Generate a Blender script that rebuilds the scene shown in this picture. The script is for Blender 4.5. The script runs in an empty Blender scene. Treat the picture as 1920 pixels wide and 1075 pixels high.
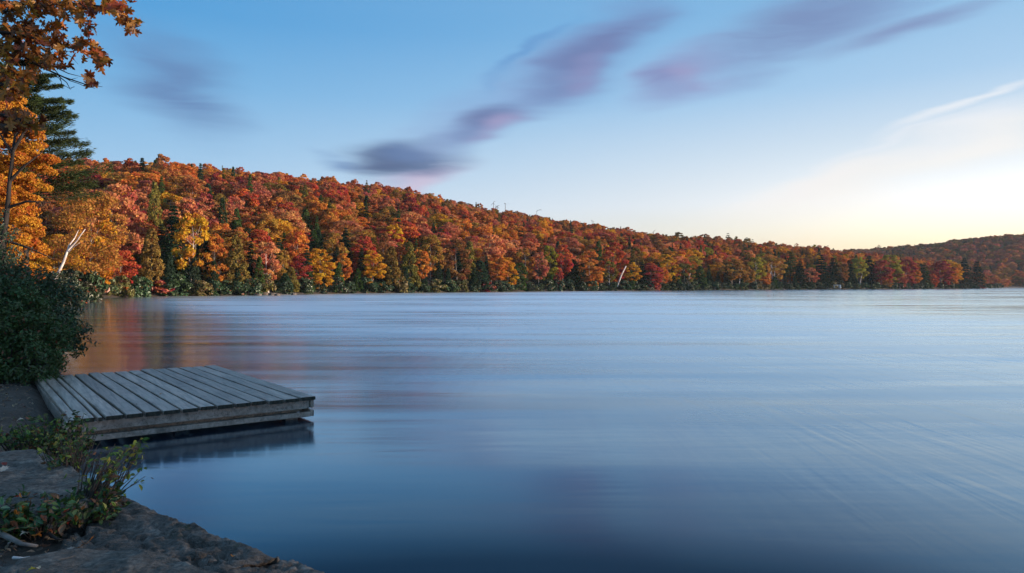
import bpy, math, random
import numpy as np
from mathutils import Vector, Matrix

# ------------------------------------------------------------------ camera, sky, sun, exposure
SC = bpy.context.scene
COL = SC.collection
R = math.radians
F = 1280.0            # focal length in photograph pixels (24 mm on 36 mm, 1920 px wide)
HOR = 536.5           # horizon row
EYE = 1.65            # eye height above the lake

cd = bpy.data.cameras.new('camera')
cam = bpy.data.objects.new('camera', cd)
COL.objects.link(cam)
cam.location = (0, 0, EYE)
cam.rotation_euler = (R(90), 0, 0)
cd.lens = 24; cd.sensor_width = 36
cd.shift_y = -1.0 / 1920
cd.clip_start = 0.05; cd.clip_end = 9000
SC.camera = cam

SC.view_settings.view_transform = 'Standard'
SC.view_settings.look = 'None'
SC.view_settings.exposure = 0.9
SC.view_settings.gamma = 1.0
SC.view_settings.use_curve_mapping = False

SUN_AZ, SUN_EL = 92.0, 7.5
sd = bpy.data.lights.new('sun', 'SUN')
sun = bpy.data.objects.new('sun', sd)
COL.objects.link(sun)
sd.energy = 5.0
sd.angle = R(8)
sd.color = (1.0, 0.76, 0.56)
sdir = Vector((math.sin(R(SUN_AZ)) * math.cos(R(SUN_EL)), math.cos(R(SUN_AZ)) * math.cos(R(SUN_EL)), math.sin(R(SUN_EL))))
sun.rotation_euler = (-sdir).to_track_quat('-Z', 'Y').to_euler()

def lin(r, g, b):
    f = lambda c: (c / 255 / 12.92) if c / 255 <= 0.04045 else ((c / 255 + 0.055) / 1.055) ** 2.4
    return (f(r), f(g), f(b), 1.0)

class NT:
    """small helper for node trees"""
    def __init__(s, tree):
        s.t = tree
    def n(s, typ, **kw):
        x = s.t.nodes.new(typ)
        for k, v in kw.items():
            setattr(x, k, v)
        return x
    def link(s, a, b):
        s.t.links.new(a, b)
    def put(s, sock, v):
        if hasattr(v, 'is_output') or isinstance(v, bpy.types.NodeSocket):
            s.link(v, sock)
        elif v is not None:
            sock.default_value = v
    def math(s, op, a, b=None, c=None, clamp=False):
        x = s.n('ShaderNodeMath', operation=op, use_clamp=clamp)
        s.put(x.inputs[0], a)
        if b is not None: s.put(x.inputs[1], b)
        if c is not None: s.put(x.inputs[2], c)
        return x.outputs[0]
    def maprange(s, v, a, b, c=0.0, d=1.0, smooth=True):
        x = s.n('ShaderNodeMapRange', interpolation_type='SMOOTHSTEP' if smooth else 'LINEAR')
        s.put(x.inputs[0], v)
        for i, q in enumerate((a, b, c, d)):
            x.inputs[1 + i].default_value = q
        return x.outputs[0]
    def ramp(s, v, stops, interp='LINEAR'):
        x = s.n('ShaderNodeValToRGB')
        cr = x.color_ramp
        cr.interpolation = interp
        while len(cr.elements) < len(stops):
            cr.elements.new(0.5)
        for e, (p, c) in zip(cr.elements, stops):
            e.position = p
            e.color = c if len(c) == 4 else (*c, 1)
        s.put(x.inputs[0], v)
        return x.outputs[0]
    def mix(s, f, a, b, blend='MIX'):
        x = s.n('ShaderNodeMix', data_type='RGBA', blend_type=blend)
        s.put(x.inputs[0], f); s.put(x.inputs[6], a); s.put(x.inputs[7], b)
        return x.outputs[2]
    def noise(s, vec, scale, detail=3.0, rough=0.5, dist=0.0):
        x = s.n('ShaderNodeTexNoise')
        if vec is not None: s.link(vec, x.inputs['Vector'])
        x.inputs['Scale'].default_value = scale
        x.inputs['Detail'].default_value = detail
        x.inputs['Roughness'].default_value = rough
        x.inputs['Distortion'].default_value = dist
        return x.outputs['Fac'], x.outputs['Color']
    def mapping(s, vec, loc=(0, 0, 0), rot=(0, 0, 0), scale=(1, 1, 1), typ='POINT'):
        x = s.n('ShaderNodeMapping', vector_type=typ)
        s.link(vec, x.inputs['Vector'])
        x.inputs['Location'].default_value = loc
        x.inputs['Rotation'].default_value = rot
        x.inputs['Scale'].default_value = scale
        return x.outputs[0]

world = bpy.data.worlds.new('World')
SC.world = world
world.use_nodes = True
W = NT(world.node_tree)
tc = W.n('ShaderNodeTexCoord')
sep = W.n('ShaderNodeSeparateXYZ'); W.link(tc.outputs['Generated'], sep.inputs[0])
az = W.math('MULTIPLY', W.math('ARCTAN2', sep.outputs[0], sep.outputs[1]), 180 / math.pi)      # degrees from +Y
el = W.math('MULTIPLY', W.math('ARCSINE', sep.outputs[2]), 180 / math.pi)
eln = W.maprange(el, 0, 90, 0, 1, False)
P = lambda e: e / 90.0
far = W.ramp(eln, [(P(0), lin(203, 215, 233)), (P(4), lin(178, 210, 237)), (P(10), lin(143, 192, 231)),
                   (P(15), lin(110, 175, 224)), (P(20), lin(74, 156, 216)), (P(30), lin(88, 152, 208)), (P(55), lin(122, 164, 204)), (1, lin(136, 168, 202))])
near = W.ramp(eln, [(P(0), lin(255, 206, 140)), (P(2.0), lin(255, 222, 160)), (P(4.4), lin(255, 243, 216)), (P(6.5), lin(250, 249, 246)), (P(10), lin(222, 234, 244)),
                    (P(15), lin(172, 207, 238)), (P(21), lin(140, 189, 229)), (P(32), lin(124, 176, 220)), (P(60), lin(136, 172, 208)), (1, lin(136, 168, 202))])
d = W.math('ABSOLUTE', W.math('SUBTRACT', az, SUN_AZ - 40))
d = W.math('MINIMUM', d, W.math('SUBTRACT', 360.0, d))
glow = W.maprange(d, 6, 98, 1, 0)
sky = W.mix(glow, far, near)
d2 = W.maprange(d, 2, 44, 1, 0)        # the afterglow round the place where the sun went down is brighter than paper white
bst = W.math('MULTIPLY', W.math('MULTIPLY', d2, W.maprange(el, 3, 11.5, 1, 0)), 0.5)
bsc = W.n('ShaderNodeVectorMath', operation='SCALE'); W.link(sky, bsc.inputs[0]); W.link(W.math('ADD', bst, 1.0), bsc.inputs['Scale'])
sky = bsc.outputs[0]
# long streaked clouds drawn out by the wind, as blobs in (azimuth, elevation)
cv = W.n('ShaderNodeCombineXYZ'); W.link(az, cv.inputs[0]); W.link(el, cv.inputs[1])
st = W.mapping(cv.outputs[0], rot=(0, 0, R(-27)), scale=(0.045, 0.30, 1))
_, dn = W.noise(st, 1.0, 3.0, 0.55)
off = W.n('ShaderNodeVectorMath', operation='MULTIPLY_ADD')
W.link(dn, off.inputs[0]); off.inputs[1].default_value = (8.0, 4.6, 0); off.inputs[2].default_value = (-4.0, -2.3, 0)
add = W.n('ShaderNodeVectorMath', operation='ADD')
W.link(cv.outputs[0], add.inputs[0]); W.link(off.outputs[0], add.inputs[1])
st2 = W.mapping(add.outputs[0], rot=(0, 0, R(-27)), scale=(0.05, 0.42, 1))
wisp, _ = W.noise(st2, 1.0, 5.0, 0.62, 0.4)
wispm = W.maprange(wisp, 0.28, 0.60, 0.48, 1.0)
def ae(px, py):
    x = (px - 960) / F; z = (HOR - py) / F
    return math.degrees(math.atan(x)), math.degrees(math.atan2(z, math.sqrt(1 + x * x)))
def cloud(p0, p1, width, colour, op, inner=0.0):
    global sky
    a0, e0 = ae(*p0); a1, e1 = ae(*p1)
    L = math.hypot(a1 - a0, e1 - e0) / 2
    m = W.mapping(add.outputs[0], loc=((a0 + a1) / 2, (e0 + e1) / 2, 0), rot=(0, 0, math.atan2(e1 - e0, a1 - a0)),
                  scale=(L, width * 0.0447, 1), typ='TEXTURE')
    ln = W.n('ShaderNodeVectorMath', operation='LENGTH'); W.link(m, ln.inputs[0])
    f = W.maprange(ln.outputs['Value'], 1.0, inner, 0.0, op)
    f = W.math('MULTIPLY', f, wispm)
    sky = W.mix(f, sky, lin(*colour))
cloud((1200, 450), (2150, 170), 60, (255, 246, 236), 0.5)
cloud((1560, 295), (2120, 60), 16, (252, 250, 250), 0.6)
cloud((1600, 320), (2100, 150), 44, (246, 247, 250), 0.6)
cloud((1640, 345), (2100, 190), 30, (255, 250, 244), 0.6)
cloud((1440, 345), (1900, 190), 10, (246, 246, 250), 0.4)
cloud((1300, 410), (1800, 260), 26, (250, 246, 244), 0.55)
cloud((150, 75), (500, 245), 105, (98, 130, 178), 0.95, 0.0)
cloud((240, 105), (430, 215), 50, (92, 122, 174), 0.45, 0.0)
cloud((620, 320), (1350, -60), 56, (136, 162, 208), 0.55, 0.0)
cloud((1080, 205), (1960, -120), 46, (140, 164, 208), 0.6, 0.0)
cloud((640, 352), (940, 286), 38, (190, 178, 208), 0.9)
cloud((690, 380), (850, 320), 30, (206, 190, 214), 0.7)
cloud((560, 284), (700, 312), 16, (104, 140, 188), 0.8)
cloud((590, 300), (935, 284), 46, (94, 117, 156), 1.0, 0.25)
cloud((620, 312), (820, 286), 30, (84, 104, 142), 0.9, 0.1)
cloud((680, 292), (860, 262), 26, (98, 126, 172), 0.8, 0.0)
cloud((740, 300), (1120, 140), 44, (124, 148, 194), 0.95, 0.05)
cloud((840, 246), (1000, 196), 36, (110, 128, 174), 0.95, 0.1)
cloud((880, 256), (1010, 205), 24, (168, 160, 200), 0.7)
cloud((900, 215), (1330, -55), 80, (118, 146, 194), 1.0, 0.05)
cloud((940, 190), (1290, -10), 44, (112, 130, 178), 0.95, 0.05)
cloud((1020, 175), (1180, 85), 30, (142, 144, 190), 0.7)
cloud((880, 185), (1090, 5), 18, (104, 156, 210), 0.8)
cloud((1110, 190), (1470, 50), 48, (148, 160, 204), 0.95, 0.0)
cloud((1150, 165), (1350, 105), 34, (128, 140, 188), 0.8, 0.0)
cloud((1230, 150), (1340, 115), 22, (168, 162, 202), 0.5)
cloud((1260, 120), (1820, -70), 76, (122, 146, 190), 1.0, 0.1)
cloud((1500, 125), (1980, -45), 30, (132, 154, 196), 0.95, 0.0)
bg = world.node_tree.nodes['Background']
W.link(sky, bg.inputs[0])
bg.inputs[1].default_value = 0.54

# ------------------------------------------------------------------ helpers
def tag(o, label=None, cat=None, group=None, kind=None):
    if label: o['label'] = label
    if cat: o['category'] = cat
    if group: o['group'] = group
    if kind: o['kind'] = kind
    return o

def obj(name, me, parent=None, loc=None):
    o = bpy.data.objects.new(name, me)
    COL.objects.link(o)
    if parent: o.parent = parent
    if loc is not None: o.location = loc
    return o

def empty(name, loc, rz=0.0, scale=None):
    o = bpy.data.objects.new(name, None)
    o.empty_display_size = 0.2
    COL.objects.link(o)
    o.location = loc
    o.rotation_euler = (0, 0, rz)
    if scale: o.scale = scale
    return o

def mesh_np(name, V, faces, mat=None, tone=None, smooth=False):
    """faces: int array (M,k)"""
    V = np.asarray(V, dtype=np.float32); faces = np.asarray(faces, dtype=np.int32)
    me = bpy.data.meshes.new(name)
    k = faces.shape[1]; M = len(faces)
    me.vertices.add(len(V)); me.vertices.foreach_set('co', V.ravel())
    me.loops.add(M * k); me.loops.foreach_set('vertex_index', faces.ravel())
    me.polygons.add(M)
    me.polygons.foreach_set('loop_start', np.arange(0, M * k, k, dtype=np.int32))
    me.polygons.foreach_set('use_smooth', np.full(M, smooth, dtype=bool))
    me.update(calc_edges=True)
    if tone is not None:
        a = me.attributes.new('tone', 'FLOAT', 'POINT')
        a.data.foreach_set('value', np.asarray(tone, dtype=np.float32))
    if mat: me.materials.append(mat)
    return me

def mesh_py(name, V, faces, mat=None, smooth=False):
    me = bpy.data.meshes.new(name)
    me.from_pydata([tuple(v) for v in V], [], [tuple(f) for f in faces])
    me.update()
    if smooth:
        me.polygons.foreach_set('use_smooth', np.ones(len(me.polygons), dtype=bool))
    if mat: me.materials.append(mat)
    return me

class Buf:
    """collects quads for one mesh"""
    def __init__(s): s.v = []; s.f = []
    def box(s, c, size, rz=0.0, jit=None):
        b = len(s.v); ca, sa = math.cos(rz), math.sin(rz)
        for dz in (-.5, .5):
            for dx, dy in ((-.5, -.5), (.5, -.5), (.5, .5), (-.5, .5)):
                x, y = dx * size[0], dy * size[1]
                p = [c[0] + x * ca - y * sa, c[1] + x * sa + y * ca, c[2] + dz * size[2]]
                if jit: p = [q + jit() for q in p]
                s.v.append(p)
        s.f += [(b, b + 3, b + 2, b + 1), (b + 4, b + 5, b + 6, b + 7)] + [(b + i, b + (i + 1) % 4, b + 4 + (i + 1) % 4, b + 4 + i) for i in range(4)]
    def tube(s, pts, radii, n=6, cap=True):
        pts = [Vector(p) for p in pts]; rings = []
        for i, p in enumerate(pts):
            t = (pts[min(i + 1, len(pts) - 1)] - pts[max(i - 1, 0)])
            t = t.normalized() if t.length > 1e-9 else Vector((0, 0, 1))
            a = t.cross(Vector((0.31, 0.95, 0.05)));
            if a.length < 1e-3: a = t.cross(Vector((1, 0, 0)))
            a.normalize(); b = t.cross(a)
            r0 = len(s.v)
            for k in range(n):
                q = 2 * math.pi * k / n
                s.v.append(tuple(p + (a * math.cos(q) + b * math.sin(q)) * radii[i]))
            rings.append(r0)
        for r0, r1 in zip(rings, rings[1:]):
            for k in range(n):
                s.f.append((r0 + k, r0 + (k + 1) % n, r1 + (k + 1) % n, r1 + k))
        if cap:
            s.f.append(tuple(rings[-1] + k for k in range(n)))
    def mesh(s, name, mat, smooth=True):
        return mesh_py(name, s.v, s.f, mat, smooth)

def unit(a):
    return a / np.maximum(np.linalg.norm(a, axis=1, keepdims=True), 1e-9)

def leaf_quads(C, N, size, aspect, rng, T=None, fold=0.25):
    """rhombic leaf faces at C facing N"""
    n = len(C)
    T = rng.normal(size=(n, 3)) if T is None else T
    T = unit(T - N * (T * N).sum(1, keepdims=True))
    B = np.cross(N, T)
    s = np.asarray(size).reshape(-1, 1) * np.ones((n, 1))
    w = s * aspect
    V = np.empty((n, 4, 3))
    V[:, 0] = C - T * s; V[:, 1] = C + B * w + N * w * fold
    V[:, 2] = C + T * s; V[:, 3] = C - B * w + N * w * fold
    return V.reshape(-1, 3), np.arange(4 * n).reshape(-1, 4)

_perm = np.random.default_rng(5).random(4096)
def vnoise(x, y, seed=0):
    """value noise in 0..1, vectorised"""
    xi = np.floor(x).astype(np.int64); yi = np.floor(y).astype(np.int64)
    fx = x - xi; fy = y - yi
    fx = fx * fx * (3 - 2 * fx); fy = fy * fy * (3 - 2 * fy)
    h = lambda a, b: _perm[((a * 73856093) ^ (b * 19349663) ^ (seed * 83492791 + 977)) & 4095]
    return (h(xi, yi) * (1 - fx) + h(xi + 1, yi) * fx) * (1 - fy) + (h(xi, yi + 1) * (1 - fx) + h(xi + 1, yi + 1) * fx) * fy
def fbm(x, y, oct=4, seed=0):
    a, s, t = 1.0, 0.0, 0.0
    for i in range(oct):
        s = s + a * vnoise(x * 2 ** i, y * 2 ** i, seed + i); t += a; a *= 0.5
    return s / t

def at(px, py, D):
    """point of the place seen at photograph pixel (px,py) at depth D"""
    return Vector(((px - 960) / F * D, D, EYE - (py - HOR) / F * D))
def onz(px, py, z):
    D = F * (EYE - z) / (py - HOR)
    return Vector(((px - 960) / F * D, D, z))

# ------------------------------------------------------------------ materials
def new_mat(name):
    m = bpy.data.materials.new(name); m.use_nodes = True
    nt = NT(m.node_tree)
    for x in list(m.node_tree.nodes): m.node_tree.nodes.remove(x)
    out = nt.n('ShaderNodeOutputMaterial')
    return m, nt, out

def leaf_material(name, trans=0.3, gloss=0.0, dark=0.55, hue=0.04, red=False):
    """leaf colour comes from the object's own tint, varied leaf by leaf"""
    m, t, out = new_mat(name)
    a = t.n('ShaderNodeAttribute', attribute_type='INSTANCER', attribute_name='tint')
    tone = t.n('ShaderNodeAttribute', attribute_type='GEOMETRY', attribute_name='tone')
    hs = t.n('ShaderNodeHueSaturation')
    t.link(a.outputs['Color'], hs.inputs['Color'])
    t.link(t.maprange(tone.outputs['Fac'], 0, 1, 0.5 - hue, 0.5 + hue, False), hs.inputs['Hue'])
    t.link(t.maprange(tone.outputs['Fac'], 0, 1, dark, 2.0 - dark, False), hs.inputs['Value'])
    col = hs.outputs[0]
    if red: col = t.mix(t.maprange(tone.outputs['Fac'], 0.90, 0.95, 0, 0.85), col, (0.26, 0.06, 0.03, 1))
    di = t.n('ShaderNodeBsdfDiffuse'); t.link(col, di.inputs[0])
    tr = t.n('ShaderNodeBsdfTranslucent'); t.link(col, tr.inputs[0])
    mx = t.n('ShaderNodeMixShader'); mx.inputs[0].default_value = trans
    t.link(di.outputs[0], mx.inputs[1]); t.link(tr.outputs[0], mx.inputs[2])
    res = mx.outputs[0]
    if gloss:
        gl = t.n('ShaderNodeBsdfGlossy'); gl.inputs['Roughness'].default_value = 0.42
        gl.inputs[0].default_value = (1, 1, 1, 1)
        m2 = t.n('ShaderNodeMixShader'); m2.inputs[0].default_value = gloss
        t.link(res, m2.inputs[1]); t.link(gl.outputs[0], m2.inputs[2]); res = m2.outputs[0]
    t.link(res, out.inputs[0])
    return m

M_LEAF = leaf_material('autumn_leaves', trans=0.4, dark=0.72)
M_NEEDLE = leaf_material('evergreen_needles', trans=0.12, hue=0.03)
M_SHRUB = leaf_material('glossy_leaves', trans=0.15, gloss=0.032, dark=0.5, red=True, hue=0.05)
M_OAK = leaf_material('oak_leaves', trans=0.35, gloss=0.03, dark=0.5, hue=0.025)

def bark_material(name, c1, c2, scale=6.0, bump=0.4):
    m, t, out = new_mat(name)
    tcx = t.n('ShaderNodeTexCoord')
    v = t.mapping(tcx.outputs['Object'], scale=(1, 1, 0.25))
    f, _ = t.noise(v, scale, 5, 0.6)
    b = t.n('ShaderNodeBsdfPrincipled')
    t.link(t.ramp(f, [(0.35, c1), (0.65, c2)]), b.inputs['Base Color'])
    b.inputs['Roughness'].default_value = 0.9
    bp = t.n('ShaderNodeBump'); bp.inputs['Strength'].default_value = bump; bp.inputs['Distance'].default_value = 0.02
    t.link(f, bp.inputs['Height']); t.link(bp.outputs[0], b.inputs['Normal'])
    t.link(b.outputs[0], out.inputs[0])
    return m
M_BARK = bark_material('dark_bark', (0.008, 0.006, 0.005), (0.028, 0.021, 0.018))
M_GREYBARK = bark_material('grey_bark', (0.10, 0.085, 0.075), (0.24, 0.21, 0.19))
M_BIRCH = bark_material('birch_bark', (0.34, 0.28, 0.26), (0.72, 0.66, 0.62), 3.0)
M_TWIG = bark_material('twig_bark', (0.04, 0.03, 0.025), (0.10, 0.07, 0.055), 20)

# ground
m, t, out = new_mat('forest_soil')
tcx = t.n('ShaderNodeTexCoord')
f1, _ = t.noise(tcx.outputs['Object'], 1.3, 6, 0.65)
f2, _ = t.noise(tcx.outputs['Object'], 22.0, 5, 0.7)
b = t.n('ShaderNodeBsdfPrincipled'); b.inputs['Roughness'].default_value = 0.95
c = t.ramp(f1, [(0.3, (0.045, 0.034, 0.026)), (0.7, (0.12, 0.095, 0.078))])
c = t.mix(0.8, c, t.ramp(f2, [(0.3, (0.35, 0.33, 0.31)), (0.7, (1.25, 1.2, 1.15))]), 'MULTIPLY')
t.link(c, b.inputs['Base Color'])
bp = t.n('ShaderNodeBump'); bp.inputs['Strength'].default_value = 0.7; bp.inputs['Distance'].default_value = 0.03
t.link(f2, bp.inputs['Height']); t.link(bp.outputs[0], b.inputs['Normal'])
t.link(b.outputs[0], out.inputs[0])
M_SOIL = m

# lake: dark clear water under a fine wind ripple, smoother in the lee of the left bank
m, t, out = new_mat('lake_water')
tcx = t.n('ShaderNodeTexCoord')
pos = tcx.outputs['Object']
sp = t.n('ShaderNodeSeparateXYZ'); t.link(pos, sp.inputs[0])
# lee factor: 1 near the left bank, 0 on open water
lee = t.math('ADD', t.math('MULTIPLY', sp.outputs[0], 0.862), t.math('MULTIPLY', sp.outputs[1], 0.507))
lee = t.maprange(lee, -1.0, 9.0, 1.0, 0.0)
lee2 = t.math('MULTIPLY', t.maprange(t.math('ADD', sp.outputs[0], t.math('MULTIPLY', sp.outputs[1], 0.2)), -2.6, 2.0, 1.0, 0.0), t.maprange(sp.outputs[1], 9.5, 19.0, 1.0, 0.0))
lee = t.math('MAXIMUM', lee, t.math('MULTIPLY', lee2, 0.92))
swell, _ = t.noise(t.mapping(pos, rot=(0, 0, R(12)), scale=(0.010, 0.055, 1)), 1.0, 4, 0.6)
swell2, _ = t.noise(t.mapping(pos, rot=(0, 0, R(-24)), scale=(2.6, 0.28, 1)), 1.0, 3, 0.5, 1.2)
swell3, _ = t.noise(t.mapping(pos, rot=(0, 0, R(3)), scale=(0.12, 0.75, 1)), 1.0, 4, 0.6)
bd = t.n('ShaderNodeBsdfDiffuse'); bd.inputs[0].default_value = (0.0001, 0.010, 0.028, 1)
gl = t.n('ShaderNodeBsdfGlossy', distribution='MULTI_GGX'); gl.inputs[0].default_value = (0.78, 0.91, 1, 1)
calm = t.maprange(t.math('SUBTRACT', sp.outputs[0], t.math('MULTIPLY', sp.outputs[1], 0.10)), -4.0, 34.0, 1.0, 0.50)
rg = t.math('ADD', t.math('MULTIPLY', t.maprange(swell, 0.35, 0.65, 0.27, 0.38), calm), t.maprange(swell3, 0.3, 0.7, -0.05, 0.05))
rg = t.math('MULTIPLY', rg, t.maprange(lee, 0, 1, 1.0, 0.40, False))
t.link(rg, gl.inputs['Roughness'])
h = t.math('ADD', t.math('MULTIPLY', swell2, t.math('MULTIPLY', t.maprange(lee, 0, 0.7, 0.034, 0.003), t.maprange(swell, 0.4, 0.6, 0.25, 1.0))), t.math('MULTIPLY', swell3, 0.011))
h = t.math('ADD', h, t.math('MULTIPLY', swell, 0.25))
bp = t.n('ShaderNodeBump'); bp.inputs['Strength'].default_value = 0.8; bp.inputs['Distance'].default_value = 1.4
t.link(h, bp.inputs['Height']); t.link(bp.outputs[0], gl.inputs['Normal'])
fr = t.n('ShaderNodeFresnel'); fr.inputs['IOR'].default_value = 1.34
mx = t.n('ShaderNodeMixShader'); t.link(t.ramp(fr.outputs[0], [(0.0, (.015,) * 3), (0.06, (.05,) * 3), (0.115, (.085,) * 3), (0.15, (.26,) * 3), (0.24, (.50,) * 3), (0.5, (.78,) * 3), (0.8, (.97,) * 3), (1, (1, 1, 1))]), mx.inputs[0]); t.link(bd.outputs[0], mx.inputs[1]); t.link(gl.outputs[0], mx.inputs[2])
t.link(mx.outputs[0], out.inputs[0])
M_WATER = m

# ------------------------------------------------------------------ terrain
shore_px = np.array([-400, 118, 150, 180, 300, 480, 620, 760, 900, 1100, 1300, 1500, 1700, 1800, 1842, 1874, 2000, 2400])
shore_D = np.array([60, 62, 72, 94, 108, 121, 145, 162, 184, 222, 264, 325, 384, 422, 440, 560, 640, 720.0])
def shoreD(px): return float(np.interp(px, shore_px, shore_D))
LAKE = [(-0.9, 3.1), (-1.2, 3.3), (-2.6, 4.35), (-3.55, 5.0), (-4.3, 6.3), (-5.0, 7.6), (-6.6, 9.9), (-7.6, 11.6), (-12.3, 18), (-18.4, 27), (-27, 40), (-36.5, 55),
        (-45, 72), (-57, 94), (-56, 108), (-45, 121), (-38, 145), (-25, 162), (-8.6, 184), (24, 222), (70, 264), (137, 325), (222, 384), (277, 422), (303, 440),
        (330, 480), (400, 560), (520, 640), (800, 720), (1300, 700), (1700, 450), (1700, 0), (1200, -250), (300, -120), (90, -30), (50, 10), (30, 14), (17, 11.5), (9, 6.0), (4.2, 2.0), (1.6, 1.5), (0.3, 2.3)]
LK = np.array(LAKE)
def shore_sd(x, y):
    """distance to the shore line, positive on land"""
    x = np.asarray(x, float); y = np.asarray(y, float)
    best = np.full(x.shape, 1e9); inside = np.zeros(x.shape, bool)
    n = len(LK)
    for i in range(n):
        (x0, y0), (x1, y1) = LK[i], LK[(i + 1) % n]
        dx, dy = x1 - x0, y1 - y0
        tt = np.clip(((x - x0) * dx + (y - y0) * dy) / (dx * dx + dy * dy), 0, 1)
        best = np.minimum(best, np.hypot(x - x0 - tt * dx, y - y0 - tt * dy))
        cond = ((y0 > y) != (y1 > y))
        with np.errstate(divide='ignore', invalid='ignore'):
            xc = x0 + (y - y0) * dx / (dy if dy else 1e-9)
        inside ^= cond & (x < xc)
    return np.where(inside, -best, best)
rid_px = np.array([-900, -200, 0, 150, 240, 330, 430, 560, 640, 700, 800, 900, 1000, 1100, 1200, 1300, 1400, 1500, 1600, 1700, 1800, 1850])
rid_y = np.array([262, 275, 288, 300, 303, 311, 322, 331, 342, 351, 370, 391, 407, 421, 436, 446, 456, 464, 473, 487, 500, 530.0])
rid_D = np.interp(rid_px, [0, 300, 640, 960, 1200, 1600, 1850], [310, 345, 390, 445, 490, 555, 580])
rid_H = []
for p_, yy_, dr_ in zip(rid_px, rid_y, rid_D):      # ridge height such that the tree tops reach the skyline seen there
    d0_ = 110.0 if p_ <= 300 else float(np.interp(p_, shore_px, shore_D))
    lo_, hi_ = 0.0, 90.0
    q_ = np.linspace(0, 1, 60); dd_ = d0_ + 4 + q_ * (dr_ - d0_ - 4)
    for _ in range(30):
        md_ = (lo_ + hi_) / 2
        if np.max((md_ * np.sin(q_ * math.pi / 2) + 9.4 - EYE) / dd_) > (HOR - yy_) / F: hi_ = md_
        else: lo_ = md_
    rid_H.append(lo_)
rid_H = np.array(rid_H)
h2_px = np.array([1200, 1400, 1600, 1660, 1780, 1920, 2300, 2800])
h2_H = np.array([20, 28, 41, 43.5, 54, 64.5, 84, 88.0])
def ease(t): t = np.clip(t, 0, 1); return t * (1.55 - 0.55 * t * t) - 0.0 * t
def height(x, y):
    x = np.asarray(x, float); y = np.asarray(y, float)
    d = shore_sd(x, y)
    land = np.where(d < 0.35, d * 0.8, 0.28 + (d - 0.35) * 0.045)
    land = np.where(d < 0, np.maximum(d * 0.5, -1.8), land)
    land = np.minimum(land, 2.2)
    px = np.where(y > 20, 960 + F * x / np.maximum(y, 20), -900)
    D0 = np.interp(px, [-900, 180, 300, 2000], [110, 110, 112, 112]); D0 = np.where(px > 300, np.interp(px, shore_px, shore_D), D0)
    Dr = np.interp(px, rid_px, rid_D); H = np.interp(px, rid_px, rid_H)
    tt = (y - D0 - 4) / (Dr - D0)
    hill = H * np.where(tt < 1, np.sin(np.clip(tt, 0, 1) * math.pi / 2) ** 1.0, 1 - 0.35 * np.clip((tt - 1) / 2, 0, 1))
    H2 = np.interp(px, h2_px, h2_H, left=0)
    t2 = (y - 640) / 360
    hill2 = H2 * np.where(t2 < 1, np.sin(np.clip(t2, 0, 1) * math.pi / 2), 1 - 0.2 * np.clip((t2 - 1) / 2, 0, 1))
    wob = (fbm(x / 45.0, y / 45.0, 3, 7) - 0.5) * 6 * np.clip(d / 60, 0, 1)
    near = (fbm(x * 1.1, y * 1.1, 4, 3) - 0.5) * 0.10 * np.clip(d * 2, 0, 1)
    return land + np.where(d > 0, np.maximum(hill, hill2) + wob + near, 0)
def hz(x, y): return float(height(np.array([x]), np.array([y]))[0])

u = np.linspace(-7.0, 7.0, 300)
gx = 4.0 * np.sinh(u) - 4.0; gy = 4.0 * np.sinh(u) + 5.0
GX, GY = np.meshgrid(gx, gy)
GZ = height(GX.ravel(), GY.ravel())
n = len(u)
idx = np.arange(n * n).reshape(n, n)
FQ = np.stack([idx[:-1, :-1], idx[:-1, 1:], idx[1:, 1:], idx[1:, :-1]], -1).reshape(-1, 4)
tag(obj('ground', mesh_np('ground', np.stack([GX.ravel(), GY.ravel(), GZ], 1), FQ, M_SOIL, smooth=True)), kind='structure')
S = 2600.0
tag(obj('lake_water', mesh_np('lake_water', [(-S, -S, 0), (S, -S, 0), (S, S, 0), (-S, S, 0)], [(0, 1, 2, 3)], M_WATER)), kind='structure')

# ------------------------------------------------------------------ tree models (built once, copied as objects)
def clump_leaves(rng, C, RC, n_leaf, size, flat=0.6, tone_spread=0.25, up=0.3, axis=(0, 0)):
    """leaves on the shells of clumps; returns arrays"""
    w = RC ** 2; k = rng.choice(len(C), size=n_leaf, p=w / w.sum())
    D = rng.normal(size=(n_leaf, 3))
    out = C[k] - np.array([axis[0], axis[1], 0]); out[:, 2] = 0
    D = unit(unit(D) + 0.55 * unit(out + 1e-6) + np.array([0, 0, up]))
    rad = RC[k] * (0.45 + 0.75 * rng.random(n_leaf) ** 0.8)
    Pn = C[k] + D * rad[:, None] * np.array([1, 1, flat])
    N = unit(D + 0.75 * rng.normal(size=(n_leaf, 3)))
    ct = rng.normal(0.5, tone_spread * 0.55, len(C))
    tone = np.clip(ct[k] + rng.normal(0, tone_spread * 0.75, n_leaf), 0, 1)
    return Pn, N, size * rng.uniform(0.65, 1.3, n_leaf), tone

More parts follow.
